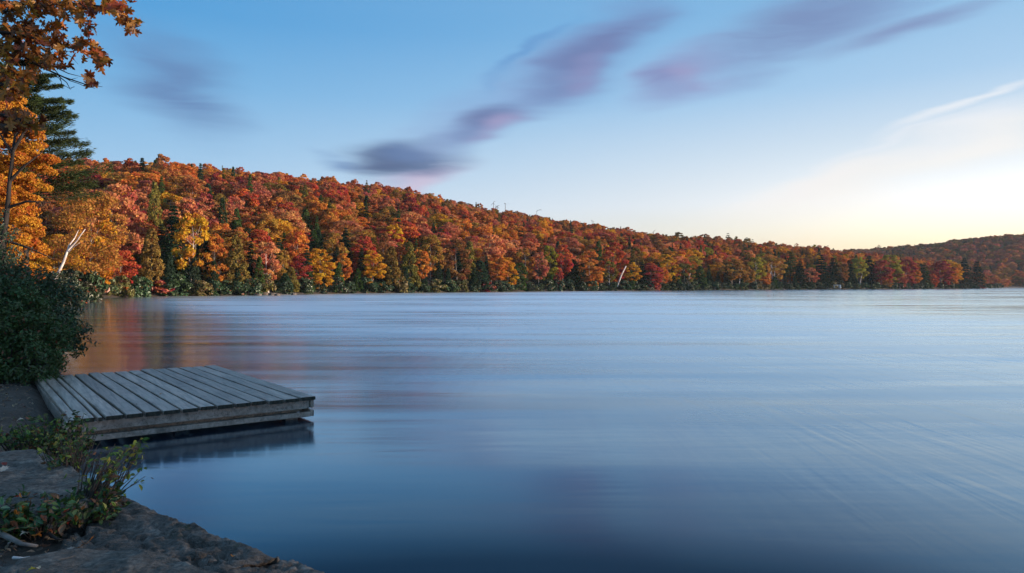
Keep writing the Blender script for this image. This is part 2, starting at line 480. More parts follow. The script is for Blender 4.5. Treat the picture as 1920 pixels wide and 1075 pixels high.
def crown_mesh(name, rng, z0, z1, Rm, nclump, nleaf, size, flat=0.6, prof='oval', mat=None, cr=(0.24, 0.42), aspect=0.62, lean=0.0, fill=0.35):
    h = rng.random(nclump) ** 0.85
    h[:3] = (0.97, 0.9, 0.04)
    if prof == 'oval': r = np.sin(np.pi * np.clip(0.10 + 0.84 * h, 0, 1)) ** 0.7
    elif prof == 'dome': r = np.sqrt(np.clip(1 - (h * 0.98) ** 2.4, 0, 1)) * (0.75 + 0.25 * h)
    else: r = (1 - h) ** 0.75 * 0.9 + 0.07
    a = rng.random(nclump) * 2 * np.pi
    rr = r * Rm * np.sqrt(rng.uniform(fill, 1, nclump)) * 0.82
    RC = Rm * rng.uniform(*cr, nclump) * (0.55 + 0.45 * r)
    C = np.stack([np.cos(a) * rr + lean * h, np.sin(a) * rr, z0 + (z1 - z0) * h - RC * flat * h * 0.7], 1)
    Pn, N, s, tone = clump_leaves(rng, C, RC, nleaf, size, flat)
    V, Fq = leaf_quads(Pn, N, s, aspect, rng)
    return mesh_np(name, V, Fq, mat, np.repeat(tone, 4)), C

def limb_mesh(name, rng, mat, base_r, H, C, nl=9, bend=0.25, n=6, lean=(0, 0), top=0.85):
    B = Buf()
    pts = []
    K = 7
    for i in range(K):
        q = i / (K - 1)
        pts.append(Vector((lean[0] * q + bend * math.sin(q * 5 + 1) * 0.5, lean[1] * q + bend * math.cos(q * 4) * 0.4 - bend * 0.4, -0.4 + (H * top + 0.4) * q)))
    B.tube(pts, [base_r * (1.25 if i == 0 else (1 - 0.88 * i / (K - 1))) for i in range(K)], n)
    if len(C):
        for k in rng.choice(len(C), size=min(nl, len(C)), replace=False):
            c = Vector(C[k])
            q = min(max((c.z / (H * top)) * 0.72, 0.22), 0.93)
            i = q * (K - 1); i0 = int(i); p = pts[i0].lerp(pts[min(i0 + 1, K - 1)], i - i0)
            mid = p.lerp(c, 0.5) + Vector((0, 0, -0.12 * (c - p).length + rng.normal() * 0.15))
            r = base_r * (1 - 0.85 * q) * 0.55
            B.tube([p, mid, c], [r, r * 0.6, r * 0.15], 5)
    return B.mesh(name, mat)

def conifer_mesh(name, rng, H, Rm, z0, levels, per, nq, size, droop, aspect=0.28, power=0.85, mat=None, plume=0.30, start=0.1):
    Ps, Ns, Ts, Ss, To = [], [], [], [], []
    for i in range(levels):
        hh = (i + rng.uniform(-0.3, 0.3)) / levels; hh = min(max(hh, 0), 0.985)
        for k in range(per):
            L = Rm * ((1 - hh) ** power) * rng.uniform(0.72, 1.12) + 0.04 * Rm
            a = 2 * math.pi * (k + rng.uniform(-0.4, 0.4)) / per + i * 2.4
            q = start + (1 - start) * rng.random(nq) ** 0.75
            lat = rng.normal(size=nq) * plume * L * (1.05 - q * 0.75)
            dz = droop[0] * q + droop[1] * q * q
            ca, sa = math.cos(a), math.sin(a)
            z = z0 + (H - z0) * hh + dz * L + rng.normal(size=nq) * 0.03 * L
            Ps.append(np.stack([ca * q * L - sa * lat, sa * q * L + ca * lat, z], 1))
            sl = droop[0] + 2 * droop[1] * q
            T = np.stack([ca + rng.normal(size=nq) * .35 - sa * np.sign(lat) * .6, sa + rng.normal(size=nq) * .35 + ca * np.sign(lat) * .6, sl + rng.normal(size=nq) * .25], 1)
            Ts.append(T)
            Ns.append(np.stack([rng.normal(size=nq) * .5, rng.normal(size=nq) * .5, np.ones(nq)], 1))
            Ss.append(size * rng.uniform(0.6, 1.25, nq))
            bt = rng.normal(0.5, 0.14)
            To.append(np.clip(bt + (q - 0.6) * 0.25 + rng.normal(size=nq) * 0.12, 0, 1))
    # leader
    Pn = np.concatenate(Ps); N = unit(np.concatenate(Ns)); T = np.concatenate(Ts)
    V, Fq = leaf_quads(Pn, N, np.concatenate(Ss), aspect, rng, T)
    return mesh_np(name, V, Fq, mat, np.repeat(np.concatenate(To), 4))

def stem_mesh(name, H, r, mat, lean=0.0):
    B = Buf()
    B.tube([(0, 0, -0.5), (lean * .3, 0, H * .35), (lean, 0, H * .95)], [r * 1.2, r * .8, r * .08], 6)
    return B.mesh(name, mat)

rg = np.random.default_rng
MODELS = {}      # kind -> list of (parts: [(part name, mesh, tinted)], height, width)
def model(kind, parts, H=10.0, Wd=7.0): MODELS.setdefault(kind, []).append((parts, H, Wd))
for i in range(5):       # shore maples: full crowns, short trunks
    q = rg(100 + i)
    me, C = crown_mesh('maple_crown', q, 1.0, 10.0, 3.4, 70, 6800, 0.185, 0.45, 'oval', M_LEAF, (0.15, 0.32))
    model('maple', [('crown', me, 1), ('trunk', limb_mesh('maple_trunk', q, M_GREYBARK, 0.20, 10, C, 10), 0)])
for i in range(3):       # round-headed maples with visible stem below
    q = rg(120 + i)
    me, C = crown_mesh('maple_crown', q, 3.0, 10.0, 3.4, 56, 5600, 0.185, 0.45, 'oval', M_LEAF, (0.15, 0.32))
    model('stem', [('crown', me, 1), ('trunk', limb_mesh('maple_trunk', q, M_GREYBARK, 0.17, 10, C, 9), 0)])
for i in range(3):       # thin crowned birches
    q = rg(140 + i)
    me, C = crown_mesh('birch_crown', q, 3.0, 10.0, 3.2, 34, 3200, 0.19, 0.6, 'oval', M_LEAF, (0.18, 0.32))
    model('birch', [('crown', me, 1), ('trunk', limb_mesh('birch_trunk', q, M_BIRCH, 0.14, 10, C, 10, 0.4), 0)])
for i in range(3):       # cedars
    q = rg(160 + i)
    me, C = crown_mesh('cedar_crown', q, 0.3, 10.0, 2.6, 110, 5200, 0.20, 1.1, 'cone', M_NEEDLE, (0.14, 0.26), 0.4, fill=0.55)
    model('cedar', [('crown', me, 1), ('trunk', stem_mesh('cedar_trunk', 9, 0.16, M_BARK), 0)], 10.2, 5.4)
for i in range(3):       # spruces
    q = rg(180 + i)
    me = conifer_mesh('spruce_crown', q, 10.0, 2.5, 0.8, 24, 9, 17, 0.30, (-0.05, -0.28), 0.3, mat=M_NEEDLE)
    model('spruce', [('crown', me, 1), ('trunk', stem_mesh('spruce_trunk', 10, 0.16, M_BARK), 0)], 10, 5)
for i in range(2):       # white pines, layered
    q = rg(200 + i)
    me = conifer_mesh('pine_crown', q, 10.0, 2.9, 2.4, 11, 7, 44, 0.28, (0.05, 0.16), 0.25, 0.7, M_NEEDLE, 0.34, 0.3)
    model('pine', [('crown', me, 1), ('trunk', stem_mesh('pine_trunk', 10, 0.18, M_BARK), 0)], 10.3, 5.8)
for i in range(9):       # hillside broadleaf crowns of differing habit
    q = rg(220 + i)
    prof = ('dome', 'oval', 'oval')[i % 3]
    me, C = crown_mesh('maple_crown', q, 1.0, 9.0, (3.5, 3.1, 2.7)[i % 3], (44, 52, 40)[i % 3], 4800, 0.175, (0.55, 0.7, 0.5)[i % 3], prof, M_LEAF, (0.17, 0.36))
    model('hill', [('crown', me, 1), ('trunk', limb_mesh('maple_trunk', q, M_GREYBARK, 0.14, 9, C, 7), 0)], 9.2, (7, 6.2, 5.4)[i % 3])
for i in range(3):       # ragged, thinly leaved crowns of the ridge
    q = rg(240 + i)
    me, C = crown_mesh('maple_crown', q, 3.0, 9.5, 2.8, 20, 750, 0.26, 0.5, 'oval', M_LEAF, (0.15, 0.3))
    model('wispy', [('crown', me, 1), ('trunk', limb_mesh('maple_trunk', q, M_GREYBARK, 0.13, 9.5, C, 10), 0)], 9.5, 6)
for i in range(4):       # shore shrubs
    q = rg(260 + i)
    me, C = crown_mesh('shrub_foliage', q, 0.0, 2.0, 1.6, 26, 1500, 0.15, 0.6, 'dome', M_SHRUB, (0.2, 0.36), 0.5)
    model('shrub', [('foliage', me, 1)], 2.1, 3.3)

PAL = dict(scarlet=(.48, .100, .045), crimson=(.35, .060, .045), russet=(.40, .135, .050), orange=(.56, .205, .045), salmon=(.56, .225, .100), rose=(.47, .155, .092),
           gold=(.56, .27, .030), ochre=(.36, .19, .045), olive=(.17, .14, .035), brown=(.26, .115, .045), yellowgreen=(.30, .26, .04), green=(.060, .10, .030),
           darkgreen=(.028, .055, .030), bronze=(.20, .13, .035))
NAMES = dict(maple='maple_tree', stem='maple_tree', birch='birch_tree', cedar='cedar_tree', spruce='spruce_tree', pine='pine_tree', hill='maple_tree', wispy='maple_tree', shrub='shrub')
random.seed(3)
def jitter(c, s=0.12):
    v = 1 + random.uniform(-s, s)
    return tuple(max(0.005, q * v * (1 + random.uniform(-s, s) * 0.6)) for q in c)

def plant(kind, x, y, H, Wd, tint, label, cat, group=None, variant=None, rz=None, sink=0.15, tilt=None, sinkz=None, name=None):
    parts, h0, w0 = MODELS[kind][random.randrange(len(MODELS[kind])) if variant is None else variant % len(MODELS[kind])]
    r = empty(name or NAMES[kind], (x, y, (hz(x, y) if sinkz is None else sinkz) - sink), random.uniform(0, 6.28) if rz is None else rz, (Wd / w0, Wd / w0, H / h0))
    if tilt: r.rotation_euler = (tilt[0], tilt[1], r.rotation_euler[2])
    tag(r, label, cat, group)
    for pn, me, tinted in parts:
        o = bpy.data.objects.new(pn, me); COL.objects.link(o); o.parent = r
        if tinted: o['tint'] = tint
    return r

# ---- trees that can be picked out along the shore: kind, px, top row, width px, colour, metres inland, label
SHORE = [
 ('maple', 212, 347, 120, 'salmon', 14, 'tall salmon orange maple behind the leaning white birch on the left shore', None),
 ('maple', 168, 370, 90, 'gold', 10, 'ochre gold maple just behind the fork of the leaning birch', None),
 ('maple', 228, 470, 62, 'scarlet', 2.5, 'small bright red maple overhanging the shrubs left of the bronze cedar', None),
 ('stem', 184, 455, 66, 'orange', 2, 'low orange maple right beside the leaning birch trunk', None),
 ('cedar', 284, 425, 56, 'bronze', 2, 'bronze green cedar left of the dark spruce gap on the left shore', None),
 ('spruce', 326, 380, 66, 'darkgreen', 5, 'tall dark spruce in the gap left of the yellow birch', None),
 ('spruce', 302, 420, 50, 'darkgreen', 9, 'dark spruce half hidden behind the bronze cedar', None),
 ('cedar', 290, 338, 46, 'olive', 26, 'tall olive cedar rising above the orange crowns of the left shore', None),
 ('maple', 347, 374, 66, 'salmon', 14, 'salmon pink maple rising right behind the yellow birch', None),
 ('birch', 360, 400, 80, 'gold', 2, 'yellow birch with a straight white trunk beside the dark spruce', None),
 ('maple', 402, 440, 52, 'orange', 3, 'orange maple with low red boughs right of the yellow birch', None),
 ('maple', 385, 372, 60, 'rose', 30, 'rounded dusty rose maple above the yellow birch', None),
 ('cedar', 443, 440, 58, 'bronze', 2, 'broad bronze cedar between the orange maple and the pink birch', None),
 ('spruce', 475, 480, 40, 'darkgreen', 6, 'dark young spruce behind the broad bronze cedar', None),
 ('birch', 502, 455, 56, 'salmon', 1.5, 'pink leaved birch with a short white trunk by the driftwood', None),
 ('stem', 530, 470, 34, 'ochre', 4, 'small ochre tree pressed against the pink birch', None),
 ('cedar', 546, 500, 34, 'olive', 1, 'small olive cedar right of the pink birch', None),
 ('maple', 556, 430, 58, 'orange', 8, 'orange maple with a pointed bright top right of the pink birch', None),
 ('maple', 562, 482, 46, 'crimson', 4, 'dark crimson maple under the pointed orange maple', None),
 ('maple', 598, 468, 58, 'gold', 2, 'broad golden yellow tree leaning over the shrubs right of the crimson maple', None),
 ('maple', 624, 438, 52, 'ochre', 9, 'ochre brown maple behind the broad golden tree', None),
 ('stem', 643, 476, 34, 'orange', 2, 'little orange maple on a thin stem before the dark pine', None),
 ('spruce', 648, 426, 40, 'darkgreen', 12, 'dark spruce behind the little orange maple on a thin stem', None),
 ('maple', 682, 445, 52, 'scarlet', 6, 'coral red maple with two crowns above the yellow maple', None),
 ('maple', 698, 470, 50, 'gold', 2.5, 'glowing yellow maple below the coral red maple', None),
 ('cedar', 734, 460, 46, 'bronze', 2, 'pointed bronze cedar right of the glowing yellow maple', None),
 ('cedar', 768, 452, 46, 'olive', 3, 'tall olive cedar between the pointed bronze cedar and an orange maple', None),
 ('stem', 788, 468, 40, 'orange', 3, 'bright orange maple hugging the tall olive cedar', None),
 ('stem', 806, 440, 58, 'ochre', 5, 'ochre maple on a tall bare trunk above dark young spruces', None),
 ('spruce', 823, 492, 26, 'darkgreen', 2, 'young dark spruce right of the tall bare trunk', None),
 ('pine', 828, 425, 34, 'green', 30, 'round topped green pine standing above the ochre maple', None),
 ('maple', 856, 450, 56, 'brown', 5, 'orange brown maple on several thin trunks right of the young spruce', None),
 ('cedar', 900, 488, 48, 'darkgreen', 1.5, 'dark green rounded cedar at the water near the middle of the shore', None),
 ('cedar', 880, 450, 40, 'olive', 9, 'olive cedar behind the dark rounded cedar', None),
 ('maple', 920, 442, 64, 'salmon', 9, 'large salmon maple above the orange and yellow pair', None),
 ('stem', 932, 478, 46, 'orange', 3, 'orange maple turning red below, left of the yellow one', None),
 ('maple', 952, 484, 38, 'gold', 2, 'bright amber yellow maple beside a green bush like tree', None),
 ('maple', 974, 494, 32, 'green', 1.5, 'still green round tree on the middle of the far shore', None),
 ('birch', 984, 466, 44, 'ochre', 6, 'thin pale ochre birch behind the still green round tree', None),
 ('stem', 1010, 474, 38, 'rose', 2.5, 'sparse dusky pink maple with bare grey stems', None),
 ('maple', 1030, 462, 36, 'yellowgreen', 8, 'yellow green maple behind the dusky pink maple', None),
 ('stem', 1054, 460, 42, 'scarlet', 6, 'orange red maple with a spiky top above the small red shrub tree', None),
 ('maple', 1048, 506, 22, 'crimson', 1, 'small crimson tree among dark evergreens at the water', None),
 ('spruce', 1076, 486, 46, 'darkgreen', 4, 'dark broad spruce between the small crimson tree and a wide orange maple', None),
 ('maple', 1104, 472, 56, 'orange', 3, 'wide orange maple right of the dark broad spruce', None),
 ('birch', 1142, 490, 34, 'olive', 1.5, 'sparse olive birch before the leaning pale trunk', None),
 ('cedar', 1122, 452, 30, 'green', 24, 'green cedar standing in red crowns above the wide orange maple', None),
 ('maple', 1152, 455, 46, 'scarlet', 8, 'red orange maple above the leaning pale trunk', None),
 ('stem', 1184, 492, 36, 'gold', 1.5, 'gold and red small maple right of the leaning pale trunk', None),
 ('maple', 1192, 466, 34, 'bronze', 10, 'bronze round tree behind the gold and red small maple', None),
 ('spruce', 1204, 488, 26, 'darkgreen', 3, 'narrow dark spruce left of the round crimson maple', None),
 ('maple', 1220, 494, 42, 'crimson', 2, 'round crimson maple standing at the water', None),
 ('stem', 1242, 502, 26, 'orange', 1.5, 'slim orange tree touching the round crimson maple', None),
 ('maple', 1250, 478, 50, 'gold', 8, 'amber topped maple behind the slim orange tree', None),
 ('birch', 1284, 494, 44, 'olive', 2, 'pale olive birch with forked grey trunks', None),
 ('cedar', 1312, 498, 36, 'green', 3, 'green cedar right of the pale olive birch', None),
 ('stem', 1372, 484, 50, 'ochre', 3, 'ochre orange maple with layered boughs and a white foot', None),
 ('stem', 1398, 500, 36, 'ochre', 2, 'small ochre maple right of the layered ochre maple', None),
 ('birch', 1418, 482, 44, 'yellowgreen', 5, 'yellow green birch left of a group of pale slanting trunks', None),
 ('birch', 1448, 480, 56, 'ochre', 4, 'olive gold birch on pale slanting trunks', None),
 ('stem', 1432, 512, 30, 'orange', 1.5, 'low orange tree under the olive gold birch', None),
 ('pine', 1482, 470, 30, 'green', 14, 'green pine standing over the olive gold birch', None),
 ('spruce', 1500, 488, 34, 'darkgreen', 4, 'dark spruce left of the dusky pink tree by the jetty', None),
 ('stem', 1518, 502, 34, 'rose', 2, 'dusky pink tree among dark spruces left of the jetty', None),
 ('spruce', 1540, 478, 42, 'darkgreen', 5, 'tall dark spruce right behind the little jetty', None),
 ('spruce', 1562, 482, 40, 'darkgreen', 7, 'dark spruce just right of the tall one behind the jetty', None),
 ('stem', 1576, 492, 32, 'brown', 4, 'brown orange tree between dark spruces right of the jetty', None),
 ('stem', 1610, 482, 32, 'yellowgreen', 3, 'yellow green tree on a slender pale trunk among dark spruces', None),
 ('spruce', 1592, 486, 32, 'darkgreen', 8, 'dark spruce left of the yellow green tree', None),
 ('spruce', 1630, 478, 36, 'darkgreen', 10, 'dark spruce between the yellow green tree and the red maple', None),
 ('maple', 1652, 489, 42, 'crimson', 3, 'round red maple in front of the lime yellow one', None),
 ('maple', 1668, 479, 42, 'yellowgreen', 8, 'lime yellow maple behind the round red maple', None),
 ('maple', 1662, 514, 26, 'ochre', 1.5, 'low ochre tree below the round red maple', None),
 ('maple', 1687, 513, 28, 'rose', 1, 'low pinkish red tree between two red maples', None),
 ('maple', 1700, 487, 38, 'crimson', 4, 'dark red dome shaped maple left of the tall green gap', None),
 ('stem', 1716, 506, 24, 'orange', 2, 'orange tree at the right foot of the dark red dome', None),
 ('spruce', 1733, 492, 30, 'green', 6, 'green spruce between the dark red dome and the wide red maple', None),
 ('maple', 1748, 514, 20, 'scarlet', 1, 'small orange red tree under the green gap', None),
 ('maple', 1764, 490, 40, 'crimson', 4, 'wide red maple overlapping the yellow one near the point', None),
 ('stem', 1782, 500, 30, 'orange', 2, 'orange lower maple at the right foot of the wide red maple', None),
 ('maple', 1778, 488, 44, 'gold', 9, 'gold and green maple behind the wide red maple', None),
 ('spruce', 1808, 484, 36, 'darkgreen', 4, 'dark spruce on the point right of the gold and green maple', None),
 ('spruce', 1832, 490, 34, 'darkgreen', 2, 'last dark spruce at the tip of the wooded point', None),
]
shore_short = []
for kind, px, ytop, wpx, colr, inland, label, _ in SHORE:
    D = shoreD(px) + inland
    x = (px - 960) / F * D
    g = hz(x, D)
    H = EYE + (HOR - ytop) / F * D - g + 0.2
    wd = wpx / F * D * 1.12
    tint = PAL[colr]
    plant(kind, x, D, H, wd, jitter(tint, 0.08), label, 'tree', 'trees picked out along the far shore')
    shore_short.append((px, label))

random.seed(77)
px = 296.0
while px < 1640:
    D = shoreD(px) + random.uniform(2.5, 8)
    x = (px - 960) / F * D
    near_ = min(SHORE, key=lambda r_: abs(r_[1] - px))
    ref = near_[6].split()
    ref = ' '.join(ref[:4]) if ref[3] not in ('with', 'on', 'behind', 'in', 'left', 'right', 'just', 'at', 'a', 'the', 'and', 'of', 'under') else ' '.join(ref[:3])
    plant('spruce', x, D, random.uniform(6.5, 11.0), random.uniform(3.4, 5.0), jitter(PAL['darkgreen'], .2), f'dark spruce filling the shade behind the {ref}', 'tree', 'dark spruces in the shade of the far shore')
    px += random.uniform(3.0, 5.6) / D * F
px = 318.0
while px < 1560:
    D = shoreD(px) + random.uniform(0.6, 2.0)
    x = (px - 960) / F * D
    near_ = min(SHORE, key=lambda r_: abs(r_[1] - px))
    ref = near_[6].split()
    ref = ' '.join(ref[:4]) if ref[3] not in ('with', 'on', 'behind', 'in', 'left', 'right', 'just', 'at', 'a', 'the', 'and', 'of', 'under') else ' '.join(ref[:3])
    plant('cedar', x, D, random.uniform(4.0, 7.5), random.uniform(2.6, 4.0), jitter(PAL[random.choice(('darkgreen', 'darkgreen', 'green'))], .2), f'young dark cedar at the waterline in front of the {ref}', 'tree', 'young cedars along the far shore')
    px += random.uniform(30, 62)
# leaning pale trunk of a fallen-over birch
def bare_tree(name, pts, radii, mat, label, cat, twigs=(), group=None):
    o = Vector(pts[0])
    r = empty(name, o)
    tag(r, label, cat, group)
    B = Buf(); B.tube([Vector(p) - o for p in pts], radii, 7)
    obj('trunk', B.mesh('trunk', mat), r)
    for tp, tr in twigs:
        B = Buf(); B.tube([Vector(p) - o for p in tp], tr, 5)
        obj('limb', B.mesh('limb', mat), r)
    return r
D = shoreD(1160) + 1.5
bare_tree('birch_snag', [at(1157, 538, D), at(1165, 516, D + .3), at(1174, 499, D + .6)], [0.30, 0.26, 0.16], M_BIRCH, 'leaning pale bare trunk beside the gold and red small maple', 'dead tree',
          [([at(1166, 514, D + .3), at(1170, 505, D), at(1172, 503, D - .4)], [0.12, 0.08, 0.04])])
for px, yb, ytp, dx in ((1290, 536, 512, 4), (1386, 530, 500, 6), (1452, 532, 498, 1), (1440, 532, 500, 9), (1612, 535, 512, 5)):
    D = shoreD(px) + 2.2
    bare_tree('birch_snag', [at(px, yb + 3, D), at(px + dx * .4, (yb + ytp) / 2, D), at(px + dx, ytp, D)], [0.22, 0.17, 0.08], M_BIRCH,
              {1290: 'pale forked trunk before the pale olive birch', 1386: 'pale slanting trunk right of the layered ochre maple', 1452: 'upright pale trunk under the olive gold birch',
               1440: 'pale trunk slanting right under the olive gold birch', 1612: 'slender pale trunk under the yellow green tree'}[px], 'dead tree')

# ---- the near left bank: leaning birch, big orange maple, tall white pine
q = rg(301)
Db = 66.0
xb = (96 - 960) / F * Db; gb = hz(xb, Db)
me, C = crown_mesh('birch_crown', q, 3.2, 11.0, 4.0, 44, 6500, 0.15, 0.6, 'oval', M_LEAF, (0.18, 0.32))
r = empty('birch_tree', (xb, Db, gb - 0.3))
tag(r, 'leaning white birch with a forked trunk and ochre leaves on the left bank', 'tree', 'trees picked out along the far shore')
o = obj('crown', mesh_np('birch_crown', *(lambda P, N, s, tn: (leaf_quads(P, N, s, 0.62, q)[0] + np.array([1.6, 3.6, 0.0]), leaf_quads(P, N, s, 0.62, rg(9))[1]))(*clump_leaves(q, C, np.full(len(C), 1.0), 7000, 0.13, 0.55)), M_LEAF,
        np.repeat(np.clip(rg(4).normal(.5, .2, 7000), 0, 1), 4)), r); o['tint'] = (.42, .19, .05)
pv = lambda px, py, dd=0.0: at(px, py, Db + dd) - Vector((xb, Db, gb - 0.3))
for nm, pts, rad in (('trunk', [pv(92, 548), pv(106, 520), pv(120, 490), pv(127, 470)], [.17, .14, .11, .09]),
                     ('limb', [pv(127, 470), pv(144, 452), pv(152, 440), pv(160, 430)], [.09, .07, .05, .025]),
                     ('limb', [pv(127, 470), pv(129, 461), pv(140, 447, .8), pv(148, 430, 1.5)], [.08, .07, .05, .02]),
                     ('limb', [pv(129, 472), pv(138, 463, -.5), pv(150, 455, -.8)], [.05, .035, .015])):
    B = Buf(); B.tube(pts, rad, 7); obj(nm, B.mesh(nm, M_BIRCH), r)

q = rg(311)
me, C = crown_mesh('maple_crown', q, 3.1, 10.2, 2.3, 190, 64000, 0.052, 0.45, 'oval', M_LEAF, (0.12, 0.25), 0.6, fill=0.1)
Dm = 31.0; xm = (2 - 960) / F * Dm; gm = hz(xm, Dm)
r = empty('maple_tree', (xm, Dm, gm - 0.2)); tag(r, 'large amber orange maple with a dark trunk on the near left bank', 'tree', 'trees on the near left bank')
o = obj('crown', me, r); o['tint'] = (.50, .215, .036)
pm = lambda px, py, dd=0.0: at(px, py, Dm - 2.4 + dd) - Vector((xm, Dm, gm - 0.2))
B = Buf(); B.tube([pm(2, 570), pm(6, 450), pm(14, 390), pm(18, 340), pm(24, 290), pm(28, 255), pm(30, 225, 1)], [.17, .12, .09, .075, .06, .045, .02], 8)
obj('trunk', B.mesh('trunk', M_BARK), r)
for pts in ([pm(18, 340), pm(45, 312), pm(80, 285)], [pm(24, 290), pm(8, 265), pm(-5, 240)], [pm(26, 280), pm(50, 240), pm(66, 215)], [pm(14, 390), pm(50, 378), pm(95, 380)],
            [pm(6, 450), pm(45, 462), pm(100, 485)], [pm(28, 255), pm(48, 225), pm(52, 205)], [pm(8, 430), pm(-20, 400), pm(-40, 380)]):
    B = Buf(); B.tube(pts, [.07, .045, .015], 6); obj('limb', B.mesh('limb', M_BARK), r)
# a second, more shaded ochre maple filling the bank behind it
q = rg(312)
me, C = crown_mesh('maple_crown', q, 0.8, 9.0, 3.4, 70, 16000, 0.11, 0.45, 'oval', M_LEAF, (0.18, 0.32), 0.6)
for px, Dx, s, tint, lb in ((22, 52, .78, (.54, .22, .035), 'ochre orange maple filling the bank between the big amber maple and the leaning birch'),
                            (112, 76, 0.8, (.46, .22, .03), 'small gold maple at the foot of the leaning birch'),
                            (-60, 40, 1.1, (.45, .16, .03), 'dull orange maple at the left edge behind the big amber maple')):
    xx = (px - 960) / F * Dx
    r = empty('maple_tree', (xx, Dx, hz(xx, Dx) - 0.2), px * 0.1, (s, s, s)); tag(r, lb, 'tree', 'trees on the near left bank')
    o = obj('crown', me, r); o['tint'] = tint
    obj('trunk', limb_mesh('maple_trunk', rg(px + 900), M_BARK, 0.2, 9, C, 10), r)

q = rg(320)
Dp = 43.0; xp = (44 - 960) / F * Dp; gp = hz(xp, Dp)
Hp = EYE + (HOR - 92) / F * Dp - gp
me = conifer_mesh('pine_crown', q, Hp, 4.9, 7.2, 13, 7, 640, 0.16, (-0.02, 0.15), 0.17, 0.62, M_NEEDLE, 0.17, 0.28)
r = empty('pine_tree', (xp, Dp, gp - 0.3)); tag(r, 'tall white pine with layered dark boughs above the amber maple', 'tree', 'trees on the near left bank')
o = obj('crown', me, r); o['tint'] = (.055, .075, .030)
B = Buf(); B.tube([(0, 0, -.3), (.1, 0, Hp * .4), (0, 0, Hp * .97)], [.28, .2, .03], 8)
obj('trunk', B.mesh('trunk', M_BARK), r)
for i in range(13):
    hh = (i + .1) / 13
    B = Buf()
    for k in range(6):
        a = 2 * math.pi * k / 6 + i * 2.4; L = 4.9 * (1 - hh) ** .62
        z = 7.2 + (Hp - 7.2) * hh
        B.tube([(0, 0, z), (math.cos(a) * L * .5, math.sin(a) * L * .5, z + L * .03), (math.cos(a) * L * .9, math.sin(a) * L * .9, z + L * .13)], [.05, .03, .01], 4)
    tag(obj('boughs', B.mesh('boughs', M_BARK), r), kind='stuff')

random.seed(91)
LB = [('maple', 'amber'), ('spruce', 'dark'), ('maple', 'russet'), ('cedar', 'green'), ('stem', 'ochre')]
for k in range(34):
    y = random.uniform(14, 120); x = -0.92 * y - random.uniform(6, 62)
    kd, cn = LB[k % 5]
    plant(kd, x, y, random.uniform(7.5, 11), random.uniform(5, 8), jitter(PAL[dict(amber='orange', dark='darkgreen', russet='russet', green='olive', ochre='ochre')[cn]], .12),
          f'{cn} {NAMES[kd].split("_")[0]} in the woods of the left bank beyond the oak', 'tree', 'woods of the left bank beyond the oak')

# unseen young trees added right of the camera to shade rocks and dock
random.seed(8)
for k, (x, y, H, wd, colr, lb) in enumerate(((13, 7.4, 4.6, 4.8, 'gold', 'added unseen young golden maple on the right bank nearest the camera'), (17.5, 10.4, 4.8, 5.4, 'russet', 'added unseen young russet maple second along the right bank'),
                                          (22, 11.6, 5.0, 5.4, 'ochre', 'added unseen young ochre maple third along the right bank'), (27, 12.6, 5.2, 5.6, 'orange', 'added unseen young orange maple furthest along the right bank'),
                                          (9.5, 4.2, 4.2, 4.4, 'bronze', 'added unseen bronze young tree on the right bank behind the golden one'), (19, 7.0, 5.2, 6, 'rose', 'added unseen dusty rose young maple inland on the right bank'),
                                          (11, 6.2, 4.2, 4.4, 'crimson', 'added unseen crimson young tree between the bronze and the golden one on the right bank'), (20, 9.6, 4.8, 5.2, 'brown', 'added unseen brown young tree between the russet and the ochre one on the right bank'), (14, 1.2, 4.6, 5.5, 'orange', 'added unseen orange young tree on the right bank beside the bronze one'), (25, 9.0, 5.4, 6, 'salmon', 'added unseen salmon young maple inland behind the ochre one on the right bank'))):
    plant('maple', x, y, H + 2.3, wd * 1.1, PAL[colr], lb, 'tree', 'unseen trees added to shade the foreground')

# ------------------------------------------------------------------ the wooded hills
random.seed(11)
rng = np.random.default_rng(12)
cand = []
def scatter(x0, x1, y0, y1, sp, which):
    for yy in np.arange(y0, y1, sp):
        for xx in np.arange(x0, x1, sp):
            x = xx + random.uniform(-.45, .45) * sp; y = yy + random.uniform(-.45, .45) * sp
            cand.append((x, y, which))
scatter(-420, 420, 100, 330, 5.0, 1)
scatter(-480, 470, 330, 640, 5.6, 1)
scatter(120, 1250, 600, 1120, 9.0, 2)
cx = np.array([c[0] for c in cand]); cy = np.array([c[1] for c in cand]); cw = np.array([c[2] for c in cand])
cpx = 960 + F * cx / cy
sdv = shore_sd(cx, cy)
czz = height(cx, cy)
Drv = np.interp(cpx, rid_px, rid_D)
D0v = np.where(cpx > 300, np.interp(cpx, shore_px, shore_D), 110)
tv = (cy - D0v) / (Drv - D0v)
keep = (sdv > 9.0) & (cpx > -420) & (cpx < 2500)
keep &= np.where(cw == 1, (tv < 1.25) & (cpx < 1846), (cpx > 1500) & (cy < 1090))
ORDER = np.argsort(cy)
hb = np.full(3200, 560.0)          # rows already covered, per pixel column (offset 500)
TREES = []                         # x, y, z, H, W, kind, colour, visible, px, ytop, t
